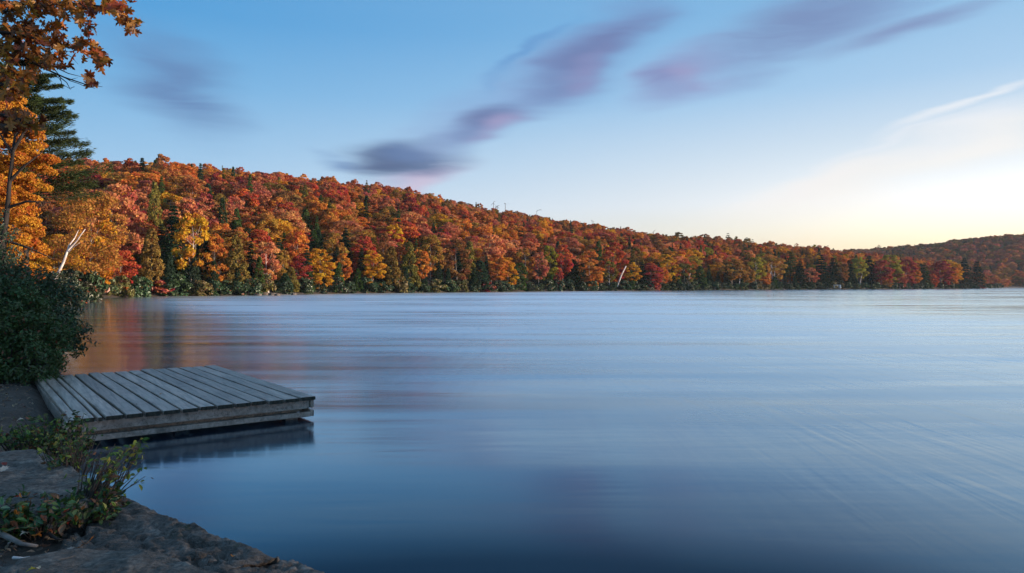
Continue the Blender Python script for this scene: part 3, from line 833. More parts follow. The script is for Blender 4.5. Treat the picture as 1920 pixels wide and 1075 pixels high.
for i in ORDER:
    if not keep[i]: continue
    x, y, z, px, t_ = cx[i], cy[i], czz[i], cpx[i], tv[i]
    u_ = random.random()
    if cw[i] == 2:
        t_ = (y - 640) / 360
        H = random.uniform(8, 11.5); Wd = random.uniform(8.5, 12)
        kind = 'spruce' if u_ < 0.10 else 'hill'
        colr = random.choices(['russet', 'brown', 'orange', 'salmon', 'ochre', 'bronze', 'rose'], [5, 6, 3, 3, 4, 4, 4])[0]
    else:
        H = random.uniform(5.2, 9.6) * (1.15 if random.random() < .12 else 1); Wd = random.choice((random.uniform(4.2, 6.6), random.uniform(6.0, 10.6)))
        pc = 0.40 if t_ < 0.12 else (0.24 if t_ < 0.45 else 0.15)
        if px > 1470: pc = max(pc, 0.42 if t_ < 0.35 else 0.12)
        kind = 'spruce' if u_ < pc * 0.7 else ('cedar' if u_ < pc else ('wispy' if (t_ > 0.92 and u_ > 0.5) else 'hill'))
        if t_ < .4: H *= 1.15; Wd *= 1.2
        clus = float(fbm(np.array([x / 26.0]), np.array([y / 26.0]), 3, 21)[0])
        if t_ < 0.30: w_ = dict(orange=6, salmon=5, gold=3, ochre=4, russet=3, scarlet=2, rose=3, bronze=2, brown=2)
        elif t_ < 0.65: w_ = dict(russet=5, orange=6, salmon=5, scarlet=3, rose=4, crimson=1.5, brown=2.5, gold=2.4, ochre=2.5, bronze=1)
        else: w_ = dict(russet=9, scarlet=2.5, crimson=2.5, orange=2.5, brown=6, rose=2, gold=.5, ochre=1.2, bronze=1.6)
        if clus > .56:
            for k in ('scarlet', 'crimson', 'rose', 'russet'): w_[k] = w_.get(k, 1) * 2.2
        if clus < .44:
            for k in ('gold', 'orange', 'ochre'): w_[k] = w_.get(k, 1) * 2.2
        if px > 1250:
            w_['yellowgreen'] = 4 if t_ < .5 else .5; w_['brown'] = w_.get('brown', 1) + 2; w_['gold'] = w_.get('gold', 1) + (3 if t_ < .5 else 0); w_['bronze'] = w_.get('bronze', 1) + 2
        colr = random.choices(list(w_), list(w_.values()))[0]
    if kind in ('spruce', 'cedar'):
        colr = random.choices(['darkgreen', 'green', 'olive', 'bronze'], [5, 3, 2.2, 1.2])[0]
        H *= random.uniform(0.85, 1.2); Wd *= 0.55
    yt = HOR - (z + H - EYE) / y * F
    w = max(2, int(Wd / y * F * 0.35)); c0 = int(px) + 500
    vis = hb[max(0, c0 - w):c0 + w + 1].mean() - yt
    hb[max(0, c0 - w):c0 + w + 1] = np.minimum(hb[max(0, c0 - w):c0 + w + 1], yt + 0.25 * H / y * F)
    TREES.append([x, y, z, H, Wd, kind, colr, vis, px, yt, t_, cw[i]])
CW = dict(scarlet='scarlet red', crimson='deep crimson', russet='russet', orange='orange', salmon='salmon orange', rose='dusty rose', gold='golden', ochre='ochre', olive='olive',
          brown='rust brown', yellowgreen='yellow green', green='mid green', darkgreen='dark green', bronze='bronze green')
n_m = sum(1 for s in SHORE if NAMES[s[0]] == 'maple_tree') + 35
quota = {'maple_tree': 296 - n_m, 'spruce_tree': 120, 'cedar_tree': 60}
shp = np.array([s[0] for s in shore_short])
order = sorted(range(len(TREES)), key=lambda i: -TREES[i][3] / TREES[i][1])
single = set(); used_label = {}
for i in order:
    x, y, z, H, Wd, kind, colr, vis, px, yt, t_, wh = TREES[i]
    nm = NAMES[kind]
    if quota[nm] <= 0 or vis < 2.2 or not (-20 < px < 1940): continue
    quota[nm] -= 1; single.add(i)
    j = int(np.argmin(np.abs(shp - px))); ref = shore_short[j][1]
    ref = ' '.join(ref.split()[:4])
    for stop in (' with', ' on', ' behind', ' in', ' left', ' right', ' just', ' at', ' half', ' rising', ' of', ' and', ' standing', ' between', ' under', ' below', ' above', ' the', ' a'):
        if ref.endswith(stop): ref = ref[:-len(stop)]
    if wh == 2: zone = 'on the far right hill'
    elif t_ < .15: zone = 'low on the slope close'
    elif t_ < .4: zone = 'on the lower slope'
    elif t_ < .7: zone = 'halfway up the hillside'
    elif t_ < .92: zone = 'high on the hillside'
    else: zone = 'on the ridge line'
    kw = {'maple_tree': 'crown', 'spruce_tree': 'spruce', 'cedar_tree': 'cedar'}[nm]
    label = f"{CW[colr]} {kw} {zone} {'beyond' if wh == 2 else 'behind'} the {ref}"
    plant(kind, x, y, H, Wd, jitter(PAL[colr], 0.14), label, 'tree', 'trees packed on the wooded hillside' if label not in used_label else 'trees packed on the wooded hillside', sinkz=z, sink=0.5)
    used_label[label] = used_label.get(label, 0) + 1

# the rest of the woods: one object, tree crowns set on points
src = bpy.data.collections.new('woods_sources')
order_kinds = []
for kind in ('hill', 'wispy', 'spruce', 'cedar'):
    for k, (parts, h0, w0) in enumerate(MODELS[kind]):
        o = bpy.data.objects.new('woods_crown_%02d' % len(order_kinds), parts[0][1]); src.objects.link(o)
        order_kinds.append((kind, h0, w0))
rest = [TREES[i] for i in range(len(TREES)) if i not in single]
me = bpy.data.meshes.new('hillside_forest')
me.vertices.add(len(rest))
me.vertices.foreach_set('co', np.array([(r_[0], r_[1], r_[2] - .5) for r_ in rest], dtype=np.float32).ravel())
ks, sc_, rt, tn = [], [], [], []
for r_ in rest:
    opts = [k for k, (kd, _, _) in enumerate(order_kinds) if kd == r_[5]]
    k = random.choice(opts); ks.append(k)
    sc_.append((r_[4] / order_kinds[k][2], r_[4] / order_kinds[k][2], r_[3] / order_kinds[k][1]))
    rt.append((0, 0, random.uniform(0, 6.28))); tn.append((*jitter(PAL[r_[6]], .14), 1))
for nm, typ, arr, key in (('kind_index', 'INT', ks, 'value'), ('size', 'FLOAT_VECTOR', sc_, 'vector'), ('turn', 'FLOAT_VECTOR', rt, 'vector'), ('tint', 'FLOAT_COLOR', tn, 'color')):
    a = me.attributes.new(nm, typ, 'POINT')
    a.data.foreach_set(key, np.array(arr, dtype=np.int32 if typ == 'INT' else np.float32).ravel())
forest = obj('hillside_forest', me)
tag(forest, 'mass of red, orange and brown woods covering the hills behind the lake', 'forest', kind='stuff')
ng = bpy.data.node_groups.new('plant_woods', 'GeometryNodeTree')
ng.interface.new_socket('Geometry', in_out='INPUT', socket_type='NodeSocketGeometry')
ng.interface.new_socket('Geometry', in_out='OUTPUT', socket_type='NodeSocketGeometry')
G = NT(ng)
gi = G.n('NodeGroupInput'); go = G.n('NodeGroupOutput')
ci = G.n('GeometryNodeCollectionInfo'); ci.inputs[0].default_value = src; ci.inputs[1].default_value = True; ci.inputs[2].default_value = True
ip = G.n('GeometryNodeInstanceOnPoints')
def named(nm, typ):
    x = G.n('GeometryNodeInputNamedAttribute', data_type=typ); x.inputs[0].default_value = nm
    return x.outputs[0]
m2p = G.n('GeometryNodeMeshToPoints')
G.link(gi.outputs[0], m2p.inputs[0])
G.link(m2p.outputs[0], ip.inputs['Points']); G.link(ci.outputs[0], ip.inputs['Instance'])
ip.inputs['Pick Instance'].default_value = True
G.link(named('kind_index', 'INT'), ip.inputs['Instance Index'])
e2r = G.n('FunctionNodeEulerToRotation'); G.link(named('turn', 'FLOAT_VECTOR'), e2r.inputs[0])
G.link(e2r.outputs[0], ip.inputs['Rotation']); G.link(named('size', 'FLOAT_VECTOR'), ip.inputs['Scale'])
G.link(ip.outputs[0], go.inputs[0])
md = forest.modifiers.new('woods', 'NODES'); md.node_group = ng
print('TREES', len(TREES), 'single', len(single), quota)

# ---- ridge silhouettes: pines and dead snags
for px, ytp, wpx, lb in ((1346, 441, 11, 'small pine on the ridge left of the tallest ridge pine'), (1365, 435, 15, 'tallest pine standing out on the ridge line'),
                         (1386, 446, 11, 'small pine on the ridge right of the tallest ridge pine'), (1400, 443, 13, 'dense pine on the ridge left of a lower rounded pine'),
                         (1411, 447, 13, 'lower rounded pine beside the dense ridge pine'), (1445, 450, 11, 'lone pine on the ridge further down toward the valley'),
                         (1552, 459, 12, 'small dark pine where the ridge dips to the valley'), (1648, 458, 12, 'pine on the skyline above the red maples near the point'),
                         (614, 327, 14, 'pointed pine breaking the ridge line above the golden tree')):
    Dx = float(np.interp(px, rid_px, rid_D)) * (1.0 if px < 1600 else 1.7)
    x = (px - 960) / F * Dx; g = hz(x, Dx)
    H = max(EYE + (HOR - ytp) / F * Dx - g, 6)
    plant('pine', x, Dx, H, wpx / F * Dx * 1.25, (.035, .05, .03), lb, 'tree', 'pines on the ridge line')
def snag(px, ytp, ybase, arms, label):
    Dx = float(np.interp(px, rid_px, rid_D)) - 6
    bare_tree('dead_tree', [at(px, ybase + 12, Dx), at(px + .5, (ytp + ybase) / 2, Dx), at(px, ytp, Dx)], [.22, .16, .07], M_GREYBARK, label, 'dead tree',
              [([at(*a, Dx), at((a[0] + b[0]) / 2, (a[1] + b[1]) / 2 - 1, Dx - .2), at(*b, Dx)], [.16, .12, .06]) for a, b in arms], 'dead snags on the ridge')
snag(797, 364, 376, [((797, 366), (792, 364)), ((797, 364), (800, 364))], 'short dead snag at the upper end of the ridge')
snag(805, 368, 376, [((805, 369), (802, 371))], 'stub of a dead tree right beside the upper snag')
snag(871, 380, 392, [((871, 380), (868, 384)), ((871, 380), (874, 381))], 'bent dead top on the ridge left of the tallest snag')
snag(925, 379, 396, [((925, 380), (929, 378)), ((925, 383), (928, 384)), ((925, 382), (921, 385))], 'tallest dead snag with stubs on the ridge')
snag(932, 386, 397, [((932, 387), (937, 386)), ((932, 389), (928, 386)), ((932, 387), (936, 392))], 'forked dead snag right of the tallest one')
snag(947, 381, 394, [((947, 382), (949, 384)), ((947, 383), (945, 381))], 'thin dead stem with a knobbed top on the ridge')
snag(1006, 397, 409, [((1006, 397), (1011, 394)), ((1011, 394), (1016, 395))], 'dead stem hooked over to one side on the ridge')
snag(1110, 415, 424, [((1110, 415), (1114, 416)), ((1110, 415), (1108, 413)), ((1114, 416), (1112, 419))], 'dead stem with a dark bird like top on the lower ridge')
snag(1225, 434, 444, [((1225, 436), (1230, 431)), ((1225, 438), (1222, 436))], 'leaning dead branch on the low ridge')
snag(1272, 440, 449, [((1272, 441), (1270, 439))], 'tiny dead stub on the low ridge before the pines')

# ---- bank of shrubs along the far shore
random.seed(21)
px = 150.0
while px < 1880:
    D = shoreD(px) + random.uniform(-0.5, 1.4)
    x = (px - 960) / F * D
    H = random.uniform(2.4, 4.2); wd = random.uniform(4.2, 6.6)
    u_ = random.random()
    colr, cn = ((.045, .080, .036), 'dark green') if u_ < .62 else (((.075, .11, .04), 'mid green') if u_ < .84 else (((.30, .04, .03), 'dull red') if u_ < .92 else ((.16, .13, .04), 'olive brown')))
    j = int(np.argmin(np.abs(shp - px))); ref = ' '.join(shore_short[j][1].split()[:4])
    for stop in (' with', ' on', ' behind', ' in', ' left', ' right', ' just', ' at', ' half', ' rising', ' of', ' and', ' standing', ' between', ' under', ' below', ' above', ' the', ' a'):
        if ref.endswith(stop): ref = ref[:-len(stop)]
    plant('shrub', x, D, H, wd, jitter(colr, .2), f'{cn} shrub at the waterline below the {ref}', 'shrub', 'shrubs lining the far shore', sinkz=0.1, sink=0.1)
    px += wd / D * F * random.uniform(0.45, 0.75)

# thin evening haze over the valley: one closed box of even air
m, t, out = new_mat('evening_haze')
pv_ = t.n('ShaderNodeVolumePrincipled')
pv_.inputs['Color'].default_value = (0.74, 0.87, 1.0, 1)
pv_.inputs['Density'].default_value = 0.00008
t.link(pv_.outputs[0], out.inputs['Volume'])
B = Buf(); B.box((0, 0, 68.0), (6200, 6200, 144.0))
tag(obj('haze', B.mesh('haze', m, False)), kind='stuff')

# ------------------------------------------------------------------ near left bank shrubs
def near_shrub(x, y, H, Wd, n, size, tint, label, seed):
    q = rg(seed)
    g = hz(x, y)
    r = empty('shrub', (x, y, g - 0.05)); tag(r, label, 'shrub', 'shrubs on the near left bank')
    me, C = crown_mesh('foliage', q, 0.05, H, Wd / 2, 70, n, size, 0.75, 'dome', M_SHRUB, (0.15, 0.28), 0.42, fill=0.2)
    o = tag(obj('foliage', me, r), kind='stuff'); o['tint'] = tint
    Ps, Ns, Ss = [], [], []; SB = Buf()
    for k in range(46):
        c = C[q.integers(len(C))]
        d_ = unit((c - np.array([0, 0, H * .45]) + q.normal(size=3) * .25 * H + np.array([0, 0, .15]))[None])[0]
        L = q.uniform(.2, .42) * H * .6; st0 = c + d_ * Wd * .06
        SB.tube([Vector(st0), Vector(st0 + d_ * L * .6), Vector(st0 + d_ * L + np.array([0, 0, .05]))], [.004, .003, .0015], 4, False)
        m_ = 26; qq = q.uniform(.15, 1, m_)
        Ps.append(st0 + d_ * L * qq[:, None] + q.normal(size=(m_, 3)) * size * .8); Ns.append(q.normal(size=(m_, 3)) + np.array([0, 0, .8])); Ss.append(size * q.uniform(.7, 1.3, m_))
    V_, F_ = leaf_quads(np.concatenate(Ps), unit(np.concatenate(Ns)), np.concatenate(Ss), .42, q)
    o2 = tag(obj('shoots', mesh_np('shoots', V_, F_, M_SHRUB, np.repeat(q.random(len(V_) // 4), 4)), r), kind='stuff'); o2['tint'] = tint
    tag(obj('twigs', SB.mesh('twigs', M_TWIG), r), kind='stuff')
    for k in range(14):
        c = Vector(C[q.integers(len(C))]); B = Buf()
        a = Vector((q.normal() * .12, q.normal() * .12, 0))
        B.tube([a, a.lerp(c, .5) + Vector((q.normal() * .06, q.normal() * .06, .1)), c], [.018, .013, .004], 5)
        obj('stem', B.mesh('stem', M_TWIG), r)
near_shrub(-7.65, 10.35, 1.4, 2.1, 11000, 0.034, (.070, .110, .032), 'leafy green shrub with a few red leaves overhanging the far corner of the dock', 1)
near_shrub(-7.25, 10.0, 0.75, 1.5, 4200, 0.032, (.075, .115, .034), 'low leafy shrub spilling over the far left corner of the dock', 11)
near_shrub(-10.4, 12.6, 2.5, 3.0, 8000, 0.04, (.050, .082, .036), 'high dark shrub at the left edge merging with the trees', 12)
near_shrub(-8.6, 10.4, 2.0, 2.8, 12000, 0.036, (.060, .098, .036), 'broad dark shrub at the left edge behind the dirt bank', 2)
near_shrub(-8.7, 12.2, 1.75, 2.4, 9000, 0.038, (.052, .085, .038), 'dark shrub rising behind the one over the dock corner', 3)
near_shrub(-15.5, 19.5, 2.3, 3.8, 5200, 0.06, (.030, .056, .032), 'tall dark green shrub left of the leaning birch foot', 4)
near_shrub(-11.7, 15.0, 1.8, 3.0, 4200, 0.05, (.040, .060, .034), 'middle dark shrub on the bank beside the tall dark one', 5)
near_shrub(-19.2, 26.0, 1.4, 3.0, 3600, 0.075, (.038, .060, .034), 'low grey green shrub further along the near bank', 6)
near_shrub(-28.0, 39.0, 1.2, 4.0, 3200, 0.11, (.040, .058, .032), 'dark shrub at the water before the leaning birch', 7)
near_shrub(-37.5, 55.5, 2.4, 7.0, 3200, 0.14, (.045, .060, .030), 'dark shrub at the turn of the left shore', 8)
near_shrub(-16.5, 20.5, 3.9, 4.4, 4200, 0.065, (.030, .054, .030), 'tallest dark bush below the amber maple trunk', 9)
near_shrub(-46.5, 72.0, 2.6, 8.0, 2600, 0.18, (.050, .055, .028), 'olive shrub at the left end of the far shrub bank', 10)

# ------------------------------------------------------------------ rocks
def rock_material(name, c1, c2, lichen=0.0, seed=0.0):
    m, t, out = new_mat(name)
    tcx = t.n('ShaderNodeTexCoord'); v = t.mapping(tcx.outputs['Object'], loc=(seed, seed * .7, 0))
    f1, _ = t.noise(v, 5.5, 7, 0.7)
    f2, _ = t.noise(v, 30, 8, 0.78)
    f3, _ = t.noise(t.mapping(v, rot=(0, 0, R(28)), scale=(1.5, 7, 4)), 2.6, 5, 0.6, 0.6)
    vo = t.n('ShaderNodeTexVoronoi'); vo.inputs['Scale'].default_value = 130; t.link(v, vo.inputs['Vector'])
    b = t.n('ShaderNodeBsdfPrincipled'); b.inputs['Roughness'].default_value = 0.85
    c = t.ramp(f1, [(0.36, tuple(q * .7 for q in c1)), (0.5, c1), (0.66, c2)])
    c = t.mix(0.85, c, t.ramp(f2, [(0.36, (0.30, 0.30, 0.30)), (0.64, (1.75, 1.70, 1.64))]), 'MULTIPLY')
    c = t.mix(0.7, c, t.ramp(f3, [(0.30, (0.35, 0.37, 0.38)), (0.48, (1, 1, 1)), (1, (1.1, 1.08, 1.05))]), 'MULTIPLY')
    if lichen:
        a = t.n('ShaderNodeAttribute', attribute_type='GEOMETRY', attribute_name='tone')
        f4, _ = t.noise(v, 9, 6, 0.7)
        k = t.math('MULTIPLY', t.maprange(f4, 0.52, 0.62), a.outputs['Fac'])
        c = t.mix(k, c, (0.40, 0.41, 0.40, 1))
        f5, _ = t.noise(t.mapping(v, loc=(3, 1, 2)), 5, 5, 0.7)
        c = t.mix(t.maprange(f5, 0.6, 0.72, 0, 0.6), c, (0.045, 0.06, 0.02, 1))
    t.link(c, b.inputs['Base Color'])
    h = t.math('ADD', t.math('MULTIPLY', f2, 0.6), t.math('MULTIPLY', f3, 1.0))
    h = t.math('ADD', h, t.math('MULTIPLY', vo.outputs['Distance'], 0.12))
    bp = t.n('ShaderNodeBump'); bp.inputs['Strength'].default_value = 1.0; bp.inputs['Distance'].default_value = 0.045
    t.link(h, bp.inputs['Height']); t.link(bp.outputs[0], b.inputs['Normal'])
    t.link(b.outputs[0], out.inputs[0])
    return m
M_ROCK = rock_material('dark_rock', (0.125, 0.104, 0.090), (0.235, 0.20, 0.178), 1.0)
M_SLAB = rock_material('grey_slab', (0.15, 0.128, 0.11), (0.27, 0.235, 0.205), 0.0, 4.0)

# main ledge: surface spanned from its water edge inland
edge = [onz(205, 922, .30), onz(255, 943, .30), onz(300, 961, .30), onz(345, 981, .305), onz(400, 1004, .30), onz(450, 1024, .30), onz(500, 1044, .295), onz(520, 1051, .28), onz(529, 1060, .17), onz(541, 1060, .17), onz(548, 1051, .24), onz(575, 1064, .25), onz(610, 1080, .25), onz(720, 1130, .25), onz(900, 1230, .25)]
ez = np.array([p.z for p in edge])
el_ = np.array([(p.x, p.y) for p in edge]); seg = np.concatenate([[0], np.cumsum(np.linalg.norm(np.diff(el_, axis=0), axis=1))])
Lr = seg[-1]; ns, nw = 300, 140
s_ = np.linspace(0, Lr, ns)
ex = np.interp(s_, seg, el_[:, 0]); ey = np.interp(s_, seg, el_[:, 1]); ebz = np.interp(s_, seg, ez)[:, None] - .30
nrm = np.array([-0.60, -0.80])
wv = np.concatenate([np.array([-0.06, -0.05, -0.03, -0.012, 0.0]), np.linspace(0.012, 2.3, nw - 5) ** 1.0])
SS, WW = np.meshgrid(s_, wv, indexing='ij')
jag = (fbm(s_ * 4, s_ * 0 + 3, 4, 31) - .5) * 0.05 + (fbm(s_ * 22, s_ * 0 + 9, 3, 33) - .5) * 0.014
X = ex[:, None] + nrm[0] * (WW + jag[:, None] * np.clip(1 - WW, 0, 1)) ; Y = ey[:, None] + nrm[1] * (WW + jag[:, None] * np.clip(1 - WW, 0, 1))
# strata running along the slab: stepped, broken relief
rx = X * 0.86 - Y * 0.50; ry = X * 0.50 + Y * 0.86
st_ = fbm(rx * 1.4 + 0.4 * fbm(rx * 3, ry * 3, 3, 5), ry * 4.2, 5, 41) * 7
step = (np.floor(st_) + np.clip((st_ - np.floor(st_)) * 5 - 2, 0, 1)) / 7
fine = (fbm(rx * 9, ry * 16, 5, 47) - .5)
rough = np.clip(fbm(X * 1.2 + 5, Y * 1.2, 3, 53) * 3 - 1.0, 0.15, 1)
Z = 0.318 + ebz * np.clip(1.2 - WW * 3, 0, 1) + (step - .5) * 0.10 * rough * np.clip(.25 + WW * 1.6, 0, 1) + fine * 0.04 * (0.4 + rough) + (fbm(rx * 30, ry * 55, 3, 49) - .5) * 0.02 - 0.02 * np.clip(WW - 1.0, 0, 2)
Z = np.where(WW < 0.012, Z - 0.012, Z)
drop = np.clip(-WW / 0.06, 0, 1)
Z = Z - np.where(WW < 0, 0.10 + drop * 0.75, 0)
soil_poly = np.array([tuple(onz(*p, .33))[:2] for p in ((225, 915), (196, 950), (150, 985), (120, 1004), (108, 1022), (112, 1040), (40, 1050), (-120, 1056), (-300, 980), (-200, 850), (100, 840))])
ins = np.zeros(X.shape, bool)
for i in range(len(soil_poly)):
    (x0, y0), (x1, y1) = soil_poly[i], soil_poly[(i + 1) % len(soil_poly)]
    ins ^= ((y0 > Y) != (y1 > Y)) & (X < x0 + (Y - y0) * (x1 - x0) / ((y1 - y0) if y1 != y0 else 1e-9))
Z = np.where(ins & (WW > 0.02), Z - 0.12, Z)
cr_ = np.abs(fbm(rx * 2.2 + 3, ry * 5.0 + .8 * fbm(rx * 6, ry * 6, 2, 60), 4, 61) - .5)
Z = Z - 0.085 * np.exp(-(cr_ / 0.030) ** 2) * np.clip(rough + .2, 0, 1) * np.clip(WW * 4, .08, 1)
cr2 = np.abs(fbm(rx * 5 + 9, ry * 9, 4, 67) - .5)
Z = Z - 0.028 * np.exp(-(cr2 / 0.03) ** 2) * np.clip(WW * 4, .1, 1)
lich = np.clip(1 - np.abs(SS - seg[8]) * 3.2, 0, 1) * np.clip(1 - WW * 2.2, 0, 1)
lich = np.maximum(lich, 0.35 * np.clip(1 - np.abs(WW - 0.03) * 18, 0, 1))
idx = np.arange(ns * len(wv)).reshape(ns, -1)
FQ = np.stack([idx[:-1, :-1], idx[1:, :-1], idx[1:, 1:], idx[:-1, 1:]], -1).reshape(-1, 4)
o = obj('rock_ledge', mesh_np('rock_ledge', np.stack([X.ravel(), Y.ravel(), Z.ravel()], 1), FQ, M_ROCK, lich.ravel(), smooth=True))
tag(o, 'large dark rough rock ledge sloping along the water in front of the plants', 'rock')

def slab(name, outline, z, thick, label, mat, seed, tilt=(0, 0), cat='rock', res=46, rough=0.02):
    """irregular flat stone from an outline (world xy), with worn rim and relief"""
    O = np.array(outline, float); c = O.mean(0)
    ang = np.linspace(0, 2 * np.pi, res * 2, endpoint=False)
    # radial distance to the outline polygon
    rad = np.empty(len(ang))
    for k, a in enumerate(ang):
        dx, dy = math.cos(a), math.sin(a); best = 1e9
        for i in range(len(O)):
            p = O[i] - c; e = O[(i + 1) % len(O)] - O[i]
            den = dx * e[1] - dy * e[0]
            if abs(den) < 1e-9: continue
            tt = (p[0] * e[1] - p[1] * e[0]) / den; uu = (p[0] * dy - p[1] * dx) / den
            if tt > 0 and -1e-6 <= uu <= 1 + 1e-6: best = min(best, tt)
        rad[k] = best
    rad *= 1 + (fbm(np.cos(ang) * 4 + seed, np.sin(ang) * 4, 4, seed) - .5) * 0.10
    rings = [0.0001] + list(np.linspace(0.06, 0.94, res)) + [0.975, 0.995, 1.0, 1.0, 0.98]
    zt = [0] * (res + 1) + [-0.006, -0.02, -0.045, -thick * .7, -thick]
    V = []
    for rr, dz in zip(rings, zt):
        x = c[0] + np.cos(ang) * rad * rr; y = c[1] + np.sin(ang) * rad * rr
        nz = (fbm(x * 5, y * 5, 5, seed) - .5) * rough * 2 + (fbm(x * 28, y * 28, 3, seed + 5) - .5) * rough * .7
        V.append(np.stack([x, y, z + dz + nz + tilt[0] * (x - c[0]) + tilt[1] * (y - c[1])], 1))
    V = np.concatenate(V); k = len(ang)
    Fq = [(a * k + b, a * k + (b + 1) % k, (a + 1) * k + (b + 1) % k, (a + 1) * k + b) for a in range(len(rings) - 1) for b in range(k)]
    me = mesh_np(name, V - np.array([c[0], c[1], 0]), Fq, mat, np.zeros(len(V)), smooth=True)
    o = obj(name, me, loc=(c[0], c[1], 0)); tag(o, label, cat)
    return o
P2 = lambda px, py, z: tuple(onz(px, py, z)[:2])
slab('rock_slab', [P2(-160, 862, .42), P2(10, 843, .42), P2(72, 840, .42), P2(100, 856, .42), P2(150, 890, .40), P2(222, 928, .38), P2(150, 965, .38), P2(0, 960, .42), P2(-160, 960, .42)], 0.42, 0.45,
     'smooth grey rock slab behind the twiggy sapling at the left edge', M_SLAB, 3, rough=0.025)
slab('rock_slab', [P2(25, 1052, .34), P2(110, 1036, .34), P2(200, 1030, .34), P2(320, 1046, .33), P2(430, 1090, .33), P2(420, 1180, .33), P2(150, 1190, .34), P2(20, 1110, .34)], 0.352, 0.10,
     'thin flat grey stone layer at the bottom edge on the ledge', M_SLAB, 8, rough=0.02)
slab('rock_slab', [P2(-200, 1070, .35), P2(-20, 1058, .35), P2(60, 1062, .35), P2(90, 1110, .35), P2(-100, 1150, .35)], 0.355, 0.1, 'small flat stone in the bottom left corner', M_SLAB, 12, rough=0.02)
# driftwood and rocks at the foot of the far shrubs
random.seed(5)
for k, (px, py, wpx, hpx, lb) in enumerate(((484, 553, 16, 4, 'low dark rock at the left end of the rock pile by the pink birch'), (496, 552, 18, 6, 'largest dark rock of the pile by the pink birch'),
                                   (510, 552.5, 16, 5, 'dark rock right of the largest one in the shore pile'), (520, 553, 11, 4, 'small dark rock at the right end of the shore pile'),
                                   (551, 552, 10, 4.5, 'single dark rock on the pale sandbar'), (346, 550.5, 16, 3, 'pale flat stone at the water below the dark spruce gap'))):
    D = 2112 / (py + 1.5 - HOR); c = at(px, py, D)
    w = wpx / F * D; hh = hpx / F * D
    q = rg(70 + k); a = np.linspace(0, 2 * np.pi, 9)[:-1]
    slab('shore_rock', [(c.x + math.cos(t_) * w / 2 * q.uniform(.8, 1.1), c.y + math.sin(t_) * w / 2.6 * q.uniform(.8, 1.1)) for t_ in a], hh * .8, hh * 1.6, lb, M_SLAB if px == 346 else M_ROCK, 20 + k, res=10, rough=0.12)
B = Buf(); Dl = 126.0
pl = [at(522, 553.6, Dl), at(548, 553.2, Dl + 1), at(575, 553.4, Dl + .5), at(594, 553.6, Dl)]
B.tube([p - pl[0] for p in pl], [.16, .13, .10, .05], 7)
o = obj('driftwood_log', B.mesh('driftwood_log', M_GREYBARK), loc=pl[0]); tag(o, 'long pale driftwood log floating at the waterline right of the rock pile', 'log')

# little jetty on the far right shore
def plain(name, col, rough=.7):
    m, t, out = new_mat(name)
    b = t.n('ShaderNodeBsdfPrincipled'); b.inputs['Roughness'].default_value = rough
    tcx = t.n('ShaderNodeTexCoord'); f, _ = t.noise(tcx.outputs['Object'], 3, 4, .6)
    t.link(t.ramp(f, [(.3, tuple(c * .7 for c in col)), (.7, col)]), b.inputs['Base Color'])
    t.link(b.outputs[0], out.inputs[0]); return m
M_WHITE = plain('white_paint', (.8, .8, .78)); M_OLD = plain('grey_planks', (.14, .13, .12))
Dj = 334.0; cj = at(1548, 541, Dj)
r = empty('jetty', (cj.x, Dj, 0)); tag(r, 'small jetty with a white frame at its end below the dark spruces', 'jetty')
B = Buf(); B.box((3.2, 0, .55), (6.6, 1.6, .18)); obj('deck', B.mesh('deck', M_OLD, False), r)
for xx in (.4, 2.6, 4.8):
    B = Buf(); B.tube([(xx, -.6, -1), (xx, -.6, .9)], [.09, .09], 6); obj('post', B.mesh('post', M_OLD), r)
B = Buf(); B.box((6.9, 0, 1.25), (.55, 1.5, 1.5)); B.box((5.6, 0, 2.08), (3.2, 1.5, .22)); B.box((4.2, 0, 1.3), (.2, .2, 1.4)); obj('frame', B.mesh('frame', M_WHITE, False), r)

# ------------------------------------------------------------------ dock
m, t, out = new_mat('weathered_wood')
tcx = t.n('ShaderNodeTexCoord'); oi = t.n('ShaderNodeObjectInfo')
rv = t.n('ShaderNodeCombineXYZ'); t.link(t.math('MULTIPLY', oi.outputs['Random'], 37.0), rv.inputs[0]); t.link(t.math('MULTIPLY', oi.outputs['Random'], 91.0), rv.inputs[1])
av = t.n('ShaderNodeVectorMath', operation='ADD'); t.link(tcx.outputs['Object'], av.inputs[0]); t.link(rv.outputs[0], av.inputs[1])
g1, _ = t.noise(t.mapping(av.outputs[0], scale=(34, 1.3, 30)), 1.0, 6, 0.7, 0.6)
g2, _ = t.noise(t.mapping(av.outputs[0], scale=(9, 0.8, 8)), 1.0, 5, 0.6, 1.2)
g3, _ = t.noise(av.outputs[0], 3.0, 5, 0.65)
b = t.n('ShaderNodeBsdfPrincipled'); b.inputs['Roughness'].default_value = 0.42; b.inputs['Specular IOR Level'].default_value = 0.75
c = t.ramp(g1, [(0.30, (0.075, 0.06, 0.05)), (0.46, (0.43, 0.335, 0.272)), (0.75, (0.62, 0.495, 0.415))])
c = t.mix(0.75, c, t.ramp(g2, [(0.3, (0.40, 0.37, 0.34)), (0.6, (1.1, 1.08, 1.06))]), 'MULTIPLY')
c = t.mix(t.maprange(g3, 0.52, 0.72, 0, 0.65), c, (0.10, 0.07, 0.05, 1))
br = t.maprange(oi.outputs['Random'], 0, 1, 0.68, 1.18, False)
cb = t.n('ShaderNodeCombineXYZ')
for k in range(3): t.link(br, cb.inputs[k])
c = t.mix(1.0, c, cb.outputs[0], 'MULTIPLY')
t.link(c, b.inputs['Base Color'])
bp = t.n('ShaderNodeBump'); bp.inputs['Strength'].default_value = 0.6; bp.inputs['Distance'].default_value = 0.006
t.link(g1, bp.inputs['Height']); t.link(bp.outputs[0], b.inputs['Normal'])
t.link(b.outputs[0], out.inputs[0])
M_WOOD = m
